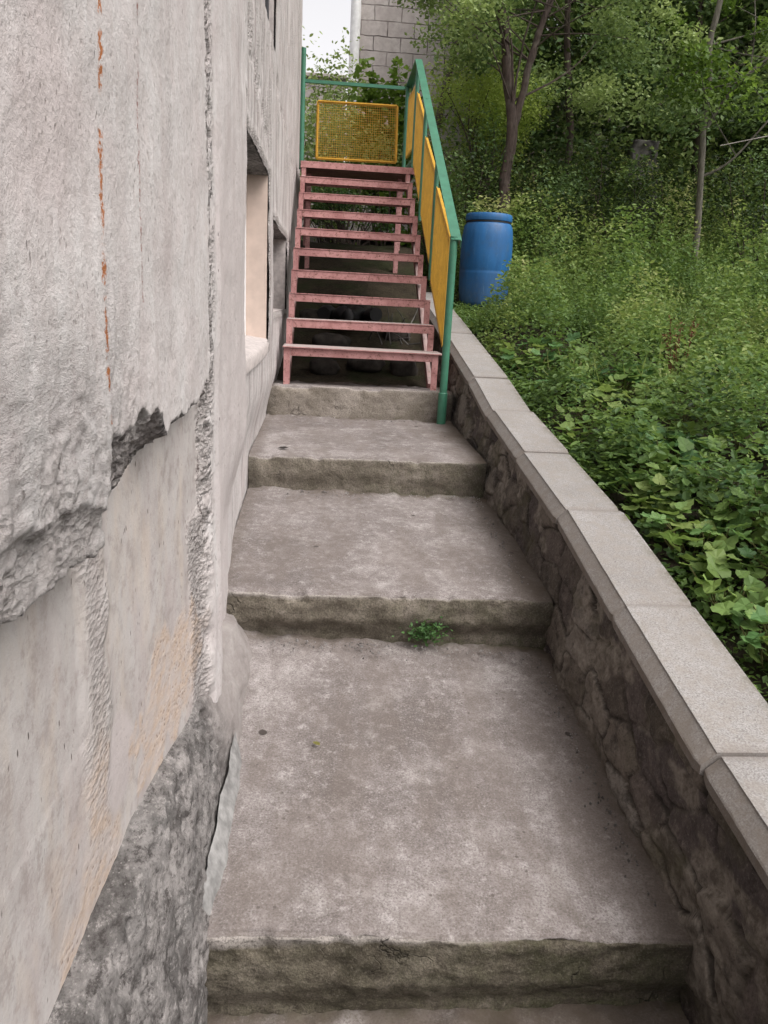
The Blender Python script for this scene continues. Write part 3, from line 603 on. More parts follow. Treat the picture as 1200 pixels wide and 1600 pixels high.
mw = np.clip(mo*.5*sst(.5, .62, fbm(Vy*5, Vz*5, 0, 105, 2))+.85*sst(.53, .60, fbm(Vy*7, Vz*11, 2, 106, 4))*(.45+.55*Uw.ravel()), 0, 1)
np_mesh('masonry', np.stack([Xs, Vy, Vz], -1), grid_faces(*Yw.shape), M['masonry'], rw, True, dict(cell=cell, mortar=mw, joint=sst(.010, .003, gap)*sst(.62, .5, fbm(Vy*6, Vz*6, 0, 108, 2))))
m = MB(); 
for a, b in zip(np.arange(-1, 7.8, .4), np.arange(-.6, 8.2, .4)):
    z = float(min(ztop(a), ztop(b)))-.07; m.box(.93, 1.085, a, b, z-.9, z)
m.build('wall_core', M['footing'], rw)
joints = [-.35, .42, .84, 1.47, 2.07, 2.70, 3.37, 4.07, 4.66, 5.30, 5.95, 6.6, 7.25, 7.9]
stone0 = None
for q, (a, b) in enumerate(zip(joints[:-1], joints[1:])):
    L = b-a-.006; za, zb = float(ztop(a)), float(ztop(b)); n = 24
    prof = [(.893, 0), (1.098, 0), (1.102, -.006), (1.102, -.068), (.866, -.068), (.860, -.064), (.859, -.040), (.862, -.036), (.895, -.002)]
    lift = [0, .006, .004, .010, .002, .0, .004, -.002, .005, 0, .003, 0, 0][q]; sx = [0, 0, .004, -.004, .003, -.002, .003, 0, -.003, .002, 0, 0, 0][q]
    vs = []; ed = []
    for i in range(n+1):
        s_ = i/n; ee = min(s_, 1-s_)*L; rnd = .005*math.exp(-ee/.004)
        for (x, z) in prof:
            xc, zc = .995, -.034
            xx = x+(xc-x)*(rnd/.13)*1.0; z2 = z+(zc-z)*(rnd/.034)
            jx = .0009*(float(vn(a*50+i*1.7, x*90, z*90, 7))-.5)*2
            vs.append((xx+sx+(jx if x < .9 else 0), a+.003+L*s_, za+(zb-za)*s_+lift+z2)); ed.append(math.exp(-ee/.012))
    k = len(prof); fs_ = [(i*k+j, i*k+(j+1) % k, (i+1)*k+(j+1) % k, (i+1)*k+j) for i in range(n) for j in range(k)]
    fs_ += [tuple(range(k))[::-1], tuple(n*k+j for j in range(k))]
    o = np_mesh('coping_stone', np.array(vs), fs_, M['coping'], rw, False, dict(edge=np.array(ed)))
    
# ------------------------------------------------------------------ metal staircase
st = thing('metal_staircase', 'pink painted open metal staircase rising to a landing beside the building', 'staircase', (.24, 5.1, -.54))
RISE, RUN, N = .1667, .29, 10
Z0 = -.310
XL, XR = -.262, .732
def ty(i): return 5.10+RUN*i
def tz(i): return Z0+RISE*i
for i in range(N-1):
    m = MB(); y, z = ty(i), tz(i); dx = random.uniform(-.003, .003); tl = random.uniform(-.003, .003)
    ext = .030 if i == 0 else 0
    m.add([(XL+.002-ext*.3, y-.004-ext*.5, z+tl), (XR-.002+ext, y-.004-ext*.5, z-tl), (XR-.002+ext, y+.27, z-tl), (XL+.002-ext*.3, y+.27, z+tl),
           (XL+.002-ext*.3, y-.004-ext*.5, z+tl-.006), (XR-.002+ext, y-.004-ext*.5, z-tl-.006), (XR-.002+ext, y+.27, z-tl-.006), (XL+.002-ext*.3, y+.27, z+tl-.006)],
          [(0, 1, 2, 3), (7, 6, 5, 4), (0, 4, 5, 1), (1, 5, 6, 2), (2, 6, 7, 3), (3, 7, 4, 0)])
    m.box(XL+.042, XR-.042, y+.001, y+.008, z-.056, z-.008, .001)
    m.box(XL+.042, XR-.042, y+.255, y+.262, z-.045, z-.008, .001)
    m.build('tread', M['pink'], st, label='bottom tread, worn to grey metal on top' if i == 0 else None)
def stringer(x0, x1, inner):
    m = MB()
    for i in range(N):
        y, z = ty(i), tz(i); zlow = z-RISE if i else -.60
        if i == N-1: pass
        m.box(x0, x1, y+.0, y+.006, zlow-.004, z-.0085, .0)                          # front flange
        xe = x0 if inner > 0 else x1-.006
        m.box(xe, xe+.006, y+.0065, y+.045, zlow-.004, z-.0085, .0)                  # side flange
        if i < N-1:
            m.box(x0, x1, y+.046, y+RUN-.001, z-.0145, z-.0085, .0)                  # flat seat under the tread
            m.box(xe, xe+.006, y+.046, y+RUN-.001, z-.050, z-.015, .0)
    a = Vector(((x0+x1)/2, ty(0)+.18, tz(0)-RISE-.07)); b = Vector(((x0+x1)/2, ty(N-1)+.10, tz(N-1)-.09))
    m.bar(a, b, .03, .06)
    m.build('stringer', M['pink'], st)
stringer(XL, XL+.040, 1); stringer(XR-.040, XR, -1)
m = MB(); yl = ty(N-1); zl_ = tz(N-1)
m.box(XL-.01, XR+.045, yl-.008, yl+.0, zl_-.055, zl_, .001); m.box(XL-.01, XR+.045, yl+.001, 8.72, zl_-.008, zl_-.001); 
m.box(XL-.01, XR+.045, 8.721, 8.728, zl_-.06, zl_, .001); m.box(XL-.01, XL-.004, yl+.001, 8.72, zl_-.06, zl_-.009); m.box(XR+.039, XR+.045, yl+.001, 8.72, zl_-.06, zl_-.009)
m.build('landing', M['pink'], st)
for x, y in ((XL+.06, 8.0), (XR-.07, 8.0), (XL+.02, 8.69), (XR+.0, 8.69)):
    m = MB(); m.box(x-.022, x+.022, y-.022, y+.022, float(gz(x, y))-.1, zl_-.062, .002); m.build('support_post', M['pink'], st)

# ------------------------------------------------------------------ railing
ra = thing('stair_railing', 'green metal railing with yellow wire mesh panels around the pink stairs', 'railing', (.77, 4.9, -.71))
RX = .765
def rail_z(y): return .405+(y-4.95)*.595
def post(x, y, z0, z1, r, sleeve=False):
    m = MB(); m.tube([(x, y, z0), (x, y, (z0+z1)/2), (x, y, z1)], r, 16)
    if sleeve: m.tube([(x, y, z0-.01), (x, y, z0+.19)], r+.005, 16); m.tube([(x, y, z0+.19), (x, y, z0+.195)], [r+.005, r+.001], 16)
    m.build('post', M['green'], ra, True)
post(RX-.012, 4.93, -.735, .395, .024, True)
for y in (6.03, 6.98): 
    i = (y-5.1)/RUN; post(RX, y, tz(int(i))-.02, rail_z(y)-.01, .017)
post(RX+.002, 7.86, zl_-.06, 2.105, .019); post(RX-.012, 8.70, zl_-.06, 2.09, .019); post(XL-.006, 7.80, zl_-.06, 2.13, .021)
m = MB()
m.bar((RX, 4.90, rail_z(4.90)), (RX, 7.86, 2.125), .062, .006); m.bar((RX+.028, 4.90, rail_z(4.90)-.024), (RX+.028, 7.86, 2.101), .005, .045)
m.build('handrail', M['green'], ra)
m = MB(); m.bar((RX, 7.87, 2.125), (RX, 8.74, 2.10), .062, .006); m.bar((RX+.028, 7.87, 2.10), (RX+.028, 8.74, 2.075), .005, .045)
m.build('handrail', M['green'], ra, label='level rail along the landing')
m = MB(); m.bar((XL-.02, 8.715, 2.085), (RX-.035, 8.715, 2.085), .03, .03); m.build('handrail', M['green'], ra, label='thin rail across the far end of the landing')
m = MB(); m.bar((RX, 7.90, zl_+.10), (RX, 8.68, zl_+.12), .022, .022); m.build('lower_rail', M['green'], ra)
def panel(p00, p10, p11, p01, nu, nv, label=None):    # bottom-near, bottom-far, top-far, top-near
    p = [Vector(q) for q in (p00, p10, p11, p01)]; nrm = (p[1]-p[0]).cross(p[3]-p[0]).normalized()
    f = MB(); 
    for a, b in ((0, 1), (1, 2), (2, 3), (3, 0)):
        f.bar(p[a], p[b], .004, .026, roll=((p[3]-p[0]) if a % 2 == 0 else (p[1]-p[0])).normalized()) 
        f.bar(p[a]+nrm*.011, p[b]+nrm*.011, .022, .004, roll=((p[3]-p[0]) if a % 2 == 0 else (p[1]-p[0])).normalized())
    fo = f.build('mesh_panel', M['yellow'], ra, label=label)
    w = MB()
    for i in range(1, nu):
        s_ = i/nu; w.tube([p[0].lerp(p[1], s_), p[3].lerp(p[2], s_)], .0016, 5, False)
    for j in range(1, nv):
        s_ = j/nv; w.tube([p[0].lerp(p[3], s_)+nrm*.002, p[1].lerp(p[2], s_)+nrm*.002], .0016, 5, False)
    o = w.build('wire_mesh', M['yellow']); o.parent = fo
def side(y0, y1, b0, b1, t0, t1, lab=None): panel((RX-.004, y0, b0), (RX-.004, y1, b1), (RX-.004, y1, t1), (RX-.004, y0, t0), int((y1-y0)/.016), 32, lab)
side(5.17, 5.97, -.26, .16, .40, .80); side(6.13, 6.90, .30, .72, .93, 1.30); side(7.08, 7.79, .84, 1.24, 1.47, 1.83)
side(7.96, 8.62, 1.40, 1.42, 1.93, 1.97)
panel((-.148, 8.70, 1.375), (.668, 8.70, 1.385), (.655, 8.70, 1.912), (-.146, 8.70, 1.905), 36, 24, 'yellow framed mesh panel facing the stairs')

# ------------------------------------------------------------------ barrel
def lathe(prof, c, n=48):
    m = MB(); vs = []; k = len(prof)
    for (r, z) in prof:
        for a in range(n):
            t = 2*math.pi*a/n; vs.append((c[0]+r*math.cos(t), c[1]+r*math.sin(t), c[2]+z))
    fs_ = [(i*n+a, i*n+(a+1) % n, (i+1)*n+(a+1) % n, (i+1)*n+a) for i in range(k-1) for a in range(n)]
    m.add(vs, fs_); return m
bc = (1.475, 7.6, -.01)
ba = thing('barrel', 'blue plastic barrel with a lid standing in the weeds past the railing', 'barrel', bc)
lathe([(0, 0), (.20, 0), (.213, .012), (.222, .05), (.232, .15), (.238, .30), (.2385, .315), (.2355, .325), (.2385, .335), (.240, .50), (.237, .60), (.234, .64), (.222, .72), (.205, .748), (.200, .752), (.2, .79), (.0, .79)], bc).build('drum', M['blue'], ba, True)
lathe([(.205, .764), (.213, .767), (.216, .785), (.215, .812), (.208, .826), (.195, .830), (.185, .822), (0, .822)], bc).build('lid', M['blue'], ba, True)
lathe([(.204, .750), (.209, .751), (.209, .762), (.204, .763)], bc).build('clamp_ring', M['black'], ba, True)

# ------------------------------------------------------------------ leaves
T_DIA = (np.array([(0, 0, 0), (-.32, .45, .10), (0, 1, 0), (.32, .45, .10)]), np.array([(0, 2, 1), (0, 3, 2)]))
T_OVAL = (np.array([(0, 0, 0), (0, .5, -.06), (0, 1, -.02), (-.26, .28, .06), (-.24, .68, .05), (.26, .28, .06), (.24, .68, .05)]),
          np.array([(0, 1, 3), (1, 4, 3), (1, 2, 4), (0, 5, 1), (1, 5, 6), (1, 6, 2)]))
def lobed(nl=5, cup=.14):
    vs = [(0, .35, 0)]; k = nl*4
    for i in range(k+1):
        t = -math.pi*.5+.22+(2*math.pi-.44)*i/k; rr = .5*(1-.16*math.cos(nl*(t+math.pi/2)*1.0+.0))*(1+.05*math.sin(i*2.1))
        vs.append((rr*math.cos(t), .42+rr*math.sin(t), cup*(rr*2)**2*.5+.03*math.cos(i*math.pi)))
    vs[1] = (.03, .02, 0); vs[-1] = (-.03, .02, 0)
    return np.array(vs), np.array([(0, i, i+1) for i in range(1, k+1)])
T_LOB = lobed(); T_LOB3 = lobed(3, .2)
T_GRASS = (np.array([(-.03, 0, 0), (.03, 0, 0), (.025, .5, .06), (-.025, .5, .06), (0, 1, -.10)]), np.array([(0, 1, 2), (0, 2, 3), (3, 2, 4)]))
def leaf_arrays(Pn, size, T, up_bias=.8, dirs=None, rng=RNG):
    n = len(Pn); tv, tf = T
    N = rng.normal(size=(n, 3)); N[:, 2] = np.abs(N[:, 2])+up_bias*2; N /= np.linalg.norm(N, axis=1)[:, None]
    D = rng.normal(size=(n, 3)) if dirs is None else dirs+.4*rng.normal(size=(n, 3))
    D -= N*np.sum(N*D, 1)[:, None]; D /= np.linalg.norm(D, axis=1)[:, None]+1e-9
    S = np.cross(D, N); sz = np.broadcast_to(size, (n,))[:, None, None]
    V = Pn[:, None, :]+sz*(tv[None, :, 0:1]*S[:, None]+tv[None, :, 1:2]*D[:, None]+tv[None, :, 2:3]*N[:, None])
    Fc = tf[None]+(np.arange(n)*len(tv))[:, None, None]
    return V.reshape(-1, 3), Fc.reshape(-1, 3), len(tv)
def leaf_mesh(name, chunks, mat, par=None, label=None):   # chunks: (P, size, T, tone, up, dirs)
    Vs, Fs, Ts, b = [], [], [], 0
    for (Pn, size, T, tone, upb, dirs) in chunks:
        V, Fc, k = leaf_arrays(Pn, size, T, upb, dirs); Vs.append(V); Fs.append(Fc+b); b += len(V); Ts.append(np.repeat(np.clip(tone, 0, 1), k))
    return np_mesh(name, np.concatenate(Vs), np.concatenate(Fs), mat, par, False, dict(tone=np.concatenate(Ts)), label=label)
def stem_mb(m, a, b, r0, r1, bend=.1, n=6, sides=5):
    a, b = Vector(a), Vector(b); o = Vector((random.uniform(-1, 1), random.uniform(-1, 1), random.uniform(-.3, .3)))*bend*(b-a).length
    P = [a.lerp(b, i/n)+o*math.sin(math.pi*i/n) for i in range(n+1)]
    m.tube(P, [r0+(r1-r0)*i/n for i in range(n+1)], sides); return P

# ---- ground cover: one stuff object of small weeds and grasses
def cover():
    ch = []
    n = 330000; x = RNG.uniform(1.12, 8.5, n)**1.0; y = RNG.uniform(-.5, 12, n); x = 1.145+(x-1.12)**1.25/7.38**.25
    dens = fbm(x*1.6, y*1.6, 0, 201, 3)
    k = (RNG.random(n) < (.25+1.2*dens)) & (x < 2.2+y*.62); x, y, dens = x[k], y[k], dens[k]
    h = np.interp(y, [1, 4, 6.5, 9, 12], [.10, .17, .24, .40, .6])*(.22+2.6*sst(.38, .72, fbm(x*3.2, y*3.2, 0, 203, 3)))*sst(1.06, 1.45, x)+.03
    h = h*(1-.45*np.exp(-(((x-1.45)/.42)**2+((y-7.0)/.55)**2)))
    z = gz(x, y)+h*RNG.random(len(x))**.5
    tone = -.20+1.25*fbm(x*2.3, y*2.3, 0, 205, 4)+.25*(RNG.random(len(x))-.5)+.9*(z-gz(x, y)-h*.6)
    bare = sst(.54, .60, fbm(x*2.8, y*2.8, 0, 207, 3))*sst(5.2, 4.2, y); keep = RNG.random(len(x)) > bare*.85
    x, y, z, tone = x[keep], y[keep], z[keep], tone[keep]
    big = sst(.45, .6, fbm(x*3.1, y*3.1, 4, 208, 3))
    size = RNG.uniform(.014, .034, len(x))*(1+.5*big)*np.interp(y, [1, 5, 10], [1.0, 1.0, 1.35])
    k1 = big > .5
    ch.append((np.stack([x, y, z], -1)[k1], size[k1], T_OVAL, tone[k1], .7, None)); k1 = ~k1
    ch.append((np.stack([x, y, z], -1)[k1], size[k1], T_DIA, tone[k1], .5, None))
    n = 5200; x = RNG.uniform(1.20, 4.2, n); y = RNG.uniform(.6, 5.6, n); k = (x < 1.75+y*.62)&(fbm(x*2.3, y*2.3, 0, 231, 3)+.25*sst(4.5, 2, y) > .47); x, y = x[k], y[k]
    zz = gz(x, y)+RNG.uniform(.03, .16, len(x))*sst(1.0, 1.4, x)+.02
    ch.append((np.stack([x, y, zz], -1), RNG.uniform(.035, .085, len(x)), T_LOB3, .1+.75*fbm(x*1.9, y*1.9, 0, 233, 3)+.2*RNG.random(len(x)), 1.1, None))
    n = 14000; x = RNG.uniform(1.5, 7.5, n); y = RNG.uniform(4.5, 11.5, n); k = fbm(x*1.1, y*1.1, 0, 210, 2) > .40; x, y = x[k], y[k]
    dirs = RNG.normal(size=(len(x), 3))*.35; dirs[:, 2] = 1
    V = np.stack([x, y, gz(x, y)], -1)
    ch.append((V, RNG.uniform(.10, .34, len(x)), T_GRASS, .40+.5*fbm(x*2, y*2, 0, 212, 2)+.3*RNG.random(len(x)), -1.2, dirs*3))
    return leaf_mesh('ground_cover', ch, M['leaf_garden'])
def tall_weeds():
    ch = []; n = 4200; x = RNG.uniform(1.5, 8, n); y = RNG.uniform(4.6, 11, n); k = (x < 1.8+y*.62)&(fbm(x*1.7, y*1.7, 0, 221, 3) > .46)&~((x < 2.0)&(y < 8.2)); x, y = x[k], y[k]
    hh = np.interp(y, [4.6, 7.5, 11], [.18, .42, .80])*RNG.uniform(.5, 1.3, len(x)); lean = RNG.normal(size=(len(x), 2))*.12
    for q in range(26):
        s_ = (.25+.75*q/25); P = np.stack([x+lean[:, 0]*s_*hh/.5, y+lean[:, 1]*s_*hh/.5, gz(x, y)+hh*s_], -1)+RNG.normal(size=(len(x), 3))*.012
        ch.append((P, RNG.uniform(.022, .06, len(x))*(1.15-.5*s_), T_OVAL, .25+.5*vn(x*.9, y*.9, 0, 222)+.3*s_*RNG.random(len(x)), .2, None))
    S = np.stack([x, y, gz(x, y)], -1); D = np.stack([lean[:, 0], lean[:, 1], np.full(len(x), 1.)], -1)*8
    ch.append((S, hh*1.05, (T_GRASS[0]*np.array([.35, 1, 1]), T_GRASS[1]), np.full(len(x), .6), -1.5, D))
    return leaf_mesh('tall_weeds', ch, M['leaf_garden'])
tag(tall_weeds(), 'taller tangled weeds and stalks at the back of the garden slope', None, None, 'stuff')
tag(cover(), 'dense low green weeds and grasses covering the garden slope right of the coping', 'weeds', None, 'stuff')

# ---- individual broad-leaved plants
def broad_plant(name, x, y, nl, size, h, label, T=T_LOB, mat='leaf_broad', tone=.5, group='broad leaved plants along the coping', spread=.16):
    z0 = float(gz(x, y)); t = thing(name, label, 'plant', (x, y, z0), group)
    P, D, m = [], [], MB()
    for i in range(nl):
        a = random.uniform(0, 2*math.pi); r = spread*math.sqrt(random.random()); hh = h*random.uniform(.45, 1)
        tip = (max(x+r*math.cos(a), 1.20) if x > 1 else x+r*math.cos(a), y+r*math.sin(a), z0+hh); P.append(tip); D.append((math.cos(a), math.sin(a), -.15))
        stem_mb(m, (x+.02*math.cos(a), y+.02*math.sin(a), z0-.02), tip, .003, .002, .12, 4, 4)
    m.build('stem', M['stem'], t)
    P = np.array(P); D = np.array(D)
    leaf_mesh('foliage', [(P, size*.85*RNG.uniform(.6, 1.15, nl), T, tone+.4*(RNG.random(nl)-.5), 1.0, D)], M[mat], t)
BP = [  # x, y, leaves, size, height, label, template, tone
 (1.30, 1.95, 30, .085, .20, 'dense broad leaved plant nearest the bottom right corner of the garden', T_LOB3, .7),
 (1.52, 2.25, 26, .095, .17, 'leafy bush of ivy shaped leaves behind the second nearest coping stone', T_LOB, .45),
 (1.33, 2.55, 24, .085, .13, 'bright green lobed plant leaning toward the nearest coping joint', T_LOB, .8),
 (1.75, 2.85, 28, .095, .16, 'dark lobed plant among the weeds at the right edge of the garden', T_LOB, .3),
 (1.38, 3.05, 18, .080, .12, 'round leaved plant on bare soil beside the coping', T_LOB3, .35),
 (1.60, 3.50, 24, .090, .15, 'spreading lobed plant in the middle of the near weeds', T_LOB, .4),
 (1.32, 3.70, 12, .075, .10, 'small pale leaved seedling plant at the soil edge of the coping', T_OVAL, .75),
 (1.42, 4.15, 16, .075, .13, 'upright narrow leaved plant beside the brown bare soil', T_OVAL, .6),
 (1.95, 4.1, 26, .085, .16, 'low cluster of round leaves below the reddish seed stalks', T_LOB3, .4),
 (1.36, 5.05, 16, .125, .16, 'large hollyhock like leaves hanging over the coping edge', T_LOB, .45),
 (1.52, 5.35, 14, .12, .20, 'big crinkled rosette of blue green leaves behind the coping', T_LOB, .3),
 (1.85, 7.45, 10, .10, .42, 'tall thin plant with large heart shaped leaves right of the blue barrel', T_LOB3, .35),
 (2.15, 3.25, 24, .09, .15, 'leafy plant with toothed leaves against the right frame edge', T_LOB, .55),
 (1.30, 2.22, 16, .075, .12, 'yellow green young plant touching the coping', T_LOB3, .95)]
MORE = [(1.70, 1.75, 'leafy plant at the bottom right frame corner, farther from the coping'), (1.95, 2.45, 'mid green lobed plant between two dark ones at the right frame edge'), (1.55, 2.62, 'lobed plant just beyond the bright one at the nearest joint'),
 (1.62, 3.12, 'lobed plant just right of the round leaved plant on bare soil'), (2.0, 3.55, 'lobed plant among small weeds two steps in from the coping'), (1.45, 3.35, 'dark lobed plant hugging the coping before the bare soil'),
 (2.45, 3.7, 'pale lobed plant by the right frame edge at mid height'), (2.3, 2.75, 'deep green plant low at the right frame edge'), (1.75, 4.65, 'lobed plant left of the reddish seed stalks'), (2.6, 4.4, 'lobed plant right of the reddish seed stalks'),
 (1.35, 4.55, 'small lobed plant at the coping just nearer than the hanging leaves'), (1.30, 1.55, 'leafy plant crowding the nearest visible coping stone'), (1.50, 1.25, 'plant cut by the right frame edge beside the nearest coping')]
for q, (x, y, lab) in enumerate(MORE): BP.append((x+.04, y, 26+q % 3*4, .082+.008*(q % 3), .12+.03*(q % 3), lab, (T_LOB, T_LOB3)[q % 2], .25+.12*(q*2 % 5)))
for (x, y, nl, s_, h, lab, T, tn) in BP: broad_plant('broad_leaf_plant', x, y, nl, s_, h, lab, T, 'leaf_broad', tn)
broad_plant('weed', .02, 5.16, 40, .035, .09, 'small green weed growing under the bottom pink tread', T_LOB3, 'leaf_broad', .3, None, .09)
# moss and fern tuft growing from the second riser
# crumbs swept against the foot of the risers
def crumbs():
    Vs, Fs, b = [], [], 0; ico = np.array([(0, 0, 1), (.9, 0, -.3), (-.45, .8, -.3), (-.45, -.8, -.3)]); fi = np.array([(0, 1, 2), (0, 2, 3), (0, 3, 1), (1, 3, 2)])
    for (y0, zz, dz, n) in ((2.60, -1.20, .0, 260), (3.80, -.930, 0, 130), (5.0, -.735, 0, 60)):
        for i in range(n):
            x = random.uniform(-.2, .78); y = y0-abs(random.gauss(0, .045))-.01; r_ = random.uniform(.002, .006)*(1+(random.random() < .07))
            z = zz+(-.055*((x+.32)/1.22-.5) if y0 < 3 else 0)-(y0-y)*.11+r_*.4
            a = random.uniform(0, 6.28); c, s_ = math.cos(a), math.sin(a); V = (ico*RNG.uniform(.6, 1.3, (4, 3)))@np.array([(c, s_, 0), (-s_, c, 0), (0, 0, .8)])*r_+np.array((x, y, z)); Vs.append(V); Fs.append(fi+b); b += 4
    for i in range(260):
        q = i % 2; y = random.uniform(1.5, 2.6) if q else random.uniform(2.75, 3.8); x = (.835 if q else .80)-abs(random.gauss(0, .03)); r_ = random.uniform(.002, .006)
        z = (-1.352+(y-1.4)*.113-.055*((x+.32)/1.22-.5)) if q else (-1.022+(y-2.62)*.0726-.004)
        Vs.append((ico*RNG.uniform(.6, 1.3, (4, 3)))*r_+np.array((x, y, z+.003))); Fs.append(fi+b); b += 4
    return np_mesh('concrete_crumbs', np.concatenate(Vs), np.concatenate(Fs), M['footing'])
tag(crumbs(), 'loose concrete crumbs and grit at the foot of the step faces', None, None, 'stuff')
z0 = -1.16
def tuft(name, x, y, z, n, label, sp):
    P = np.stack([x+sp[0]*RNG.normal(size=n), y+sp[1]*RNG.normal(size=n), z+sp[2]*RNG.normal(size=n)], -1)
    P[:, 2] = np.maximum(P[:, 2], z-.05); P[:, 1] = np.minimum(P[:, 1], 2.63)
    o = leaf_mesh(name, [(P, RNG.uniform(.010, .022, n), T_OVAL, .2+.4*RNG.random(n), .4, None)], M['leaf_broad']); tag(o, label, 'weed'); return o
tuft('small_fern', .40, 2.60, -1.15, 260, 'small green fern tuft growing from the cracked face of the second step', (.035, .012, .022))
# reddish seed stalks
t = thing('seed_stalk_plant', 'reddish brown dry seed stalks standing in the green weeds', 'plant', (2.25, 4.9, float(gz(2.25, 4.9))))
m = MB(); P = []
for i in range(12):
    a = random.uniform(0, 6.28); b = (2.25+.12*math.cos(a), 4.9+.12*math.sin(a), float(gz(2.25, 4.9))+random.uniform(.25, .42)); Q = stem_mb(m, (2.25+.04*math.cos(a), 4.9, float(gz(2.25, 4.9))), b, .003, .0015, .06, 5, 4)
    P += [Q[j] for j in (3, 4, 4, 5, 5, 5) for _ in range(3)]
m.build('stem', M['rust_stem'], t); P = np.array([tuple(p) for p in P]); P += RNG.normal(size=P.shape)*.012
leaf_mesh('seed_head', [(P, .018, T_DIA, RNG.random(len(P))*.5, .2, None)], M['rust_stem'], t)

# ---- trees
def noisy_path(pts, n, amp, seed):
    pts = [Vector(p) for p in pts]; out = []
    for i in range(n+1):
        s_ = i/n*(len(pts)-1); k = min(int(s_), len(pts)-2); u = s_-k
        p0, p1, p2, p3 = pts[max(k-1, 0)], pts[k], pts[k+1], pts[min(k+2, len(pts)-1)]
        p = .5*((2*p1)+(p2-p0)*u+(2*p0-5*p1+4*p2-p3)*u*u+(3*p1-p0-3*p2+p3)*u**3)
        out.append(p+Vector((float(vn(i*.5, 0, 0, seed))-.5, float(vn(i*.5, 9, 0, seed))-.5, 0))*amp)
    return out
def tree(name, label, stems, mat_b, leafmat, tone, clusters, per, lsize, crad, group=None, branches=14, T=T_DIA, cat='tree', flat=.7):
    base = Vector(stems[0][0][0]); t = thing(name, label, cat, base, group)
    m = MB(); paths = []
    for (pts, r0, r1) in stems:
        Pp = noisy_path(pts, 22, r0*.5, random.randint(0, 999)); m.tube(Pp, [(r0+(r1-r0)*i/22)*(1+.22*(random.random()-.5)) for i in range(23)], 12); paths.append((Pp, r1))
    tips = []
    for b in range(branches):
        Pp, r1 = random.choice(paths); i = random.randint(9, 22); a = Pp[i]
        c = Vector(clusters[random.randrange(len(clusters))]); 
        Q = stem_mb(m, a, a.lerp(c, random.uniform(.6, 1)), max(r1*.35, .008), .003, .12, 6, 5); tips.append(Q[-1])
    m.build('trunk', mat_b, t, True)
    P, TN = [], []
    for c in clusters:
        n = int(per*random.uniform(.6, 1.3)); rr = crad*random.uniform(.6, 1.2); d = RNG.normal(size=(n, 3)); d /= np.linalg.norm(d, axis=1)[:, None]
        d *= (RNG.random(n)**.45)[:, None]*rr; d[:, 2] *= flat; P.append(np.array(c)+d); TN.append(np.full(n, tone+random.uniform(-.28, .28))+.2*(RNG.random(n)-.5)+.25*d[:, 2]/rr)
    P = np.concatenate(P); TN = np.concatenate(TN)
    leaf_mesh('crown', [(P, RNG.uniform(.7, 1.3, len(P))*lsize, T, TN, .3, None)], leafmat, t)
def cl(n, x0, x1, y0, y1, z0, z1): return [(random.uniform(x0, x1), random.uniform(y0, y1), random.uniform(z0, z1)) for _ in range(n)]
g0 = float(gz(1.9, 8.9))
tree('forked_tree', 'dark forked tree rising directly behind the blue barrel',
     [([(1.86, 8.9, g0-.1), (1.867, 8.9, 1.0), (1.87, 8.9, 1.37), (1.89, 8.9, 1.83), (1.81, 8.9, 2.3), (1.755, 8.9, 2.65), (1.66, 8.9, 3.1), (1.6, 8.9, 4.0)], .066, .042),
      ([(1.89, 8.9, 1.80), (1.955, 8.9, 2.05), (2.02, 8.9, 2.45), (2.08, 8.9, 2.72), (2.2, 8.9, 3.1), (2.3, 8.9, 3.7)], .046, .028)],
     M['bark'], M['leaf_dark'], .60, cl(34, .8, 3.6, 8.0, 10.2, 2.6, 4.4)+cl(12, 1.05, 1.8, 8.4, 9.6, 2.45, 3.2)+cl(9, .72, 1.15, 8.5, 9.5, 2.85, 3.5)+cl(12, 2.1, 3.6, 8.2, 9.6, 1.9, 2.7), 260, .05, .34, branches=26)
tree('slender_tree', 'slender pale grey tree standing in the weeds near the right edge',
     [([(4.02, 8.7, float(gz(4.0, 8.7))-.1), (4.01, 8.7, .25), (3.97, 8.7, .98), (3.92, 8.7, 1.61), (3.88, 8.7, 1.98), (3.86, 8.7, 2.4), (3.82, 8.7, 2.75), (3.86, 8.7, 3.1), (3.9, 8.7, 3.7)], .036, .028), ([(3.95, 8.7, 1.45), (4.2, 8.6, 1.62), (4.55, 8.5, 2.1)], .016, .008),
      ([(3.90, 8.7, 1.9), (4.15, 8.6, 2.35), (4.6, 8.4, 2.75)], .022, .012)],
     M['bark2'], M['leaf_bright'], .30, cl(10, 3.4, 4.5, 8.0, 8.7, 1.95, 2.5)+cl(18, 3.2, 5.2, 8.1, 9.3, 2.7, 4.2), 120, .06, .28, branches=18)
far = [(.95, 11.4, 1, .7, 'bright'), (3.1, 10.6, 0, .45, 'dark'), (4.9, 10.9, 0, .35, 'dark'), (6.1, 10.2, 0, .4, 'dark'), (2.7, 12.6, 0, .55, 'dark'), (7.2, 11.8, 0, .35, 'dark'), (5.0, 13.4, 0, .5, 'dark')]
LF = ['leafy tree behind the landing railing in front of the block house', 'thin dark tree between the forked tree and the slender grey tree', 'shaded tree just left of the slender grey tree',
      'dark tree with low branches at the right edge of the wood', 'tall tree behind the forked tree crown', 'rear dark tree filling the top right corner', 'tall background tree above the dark hollow']
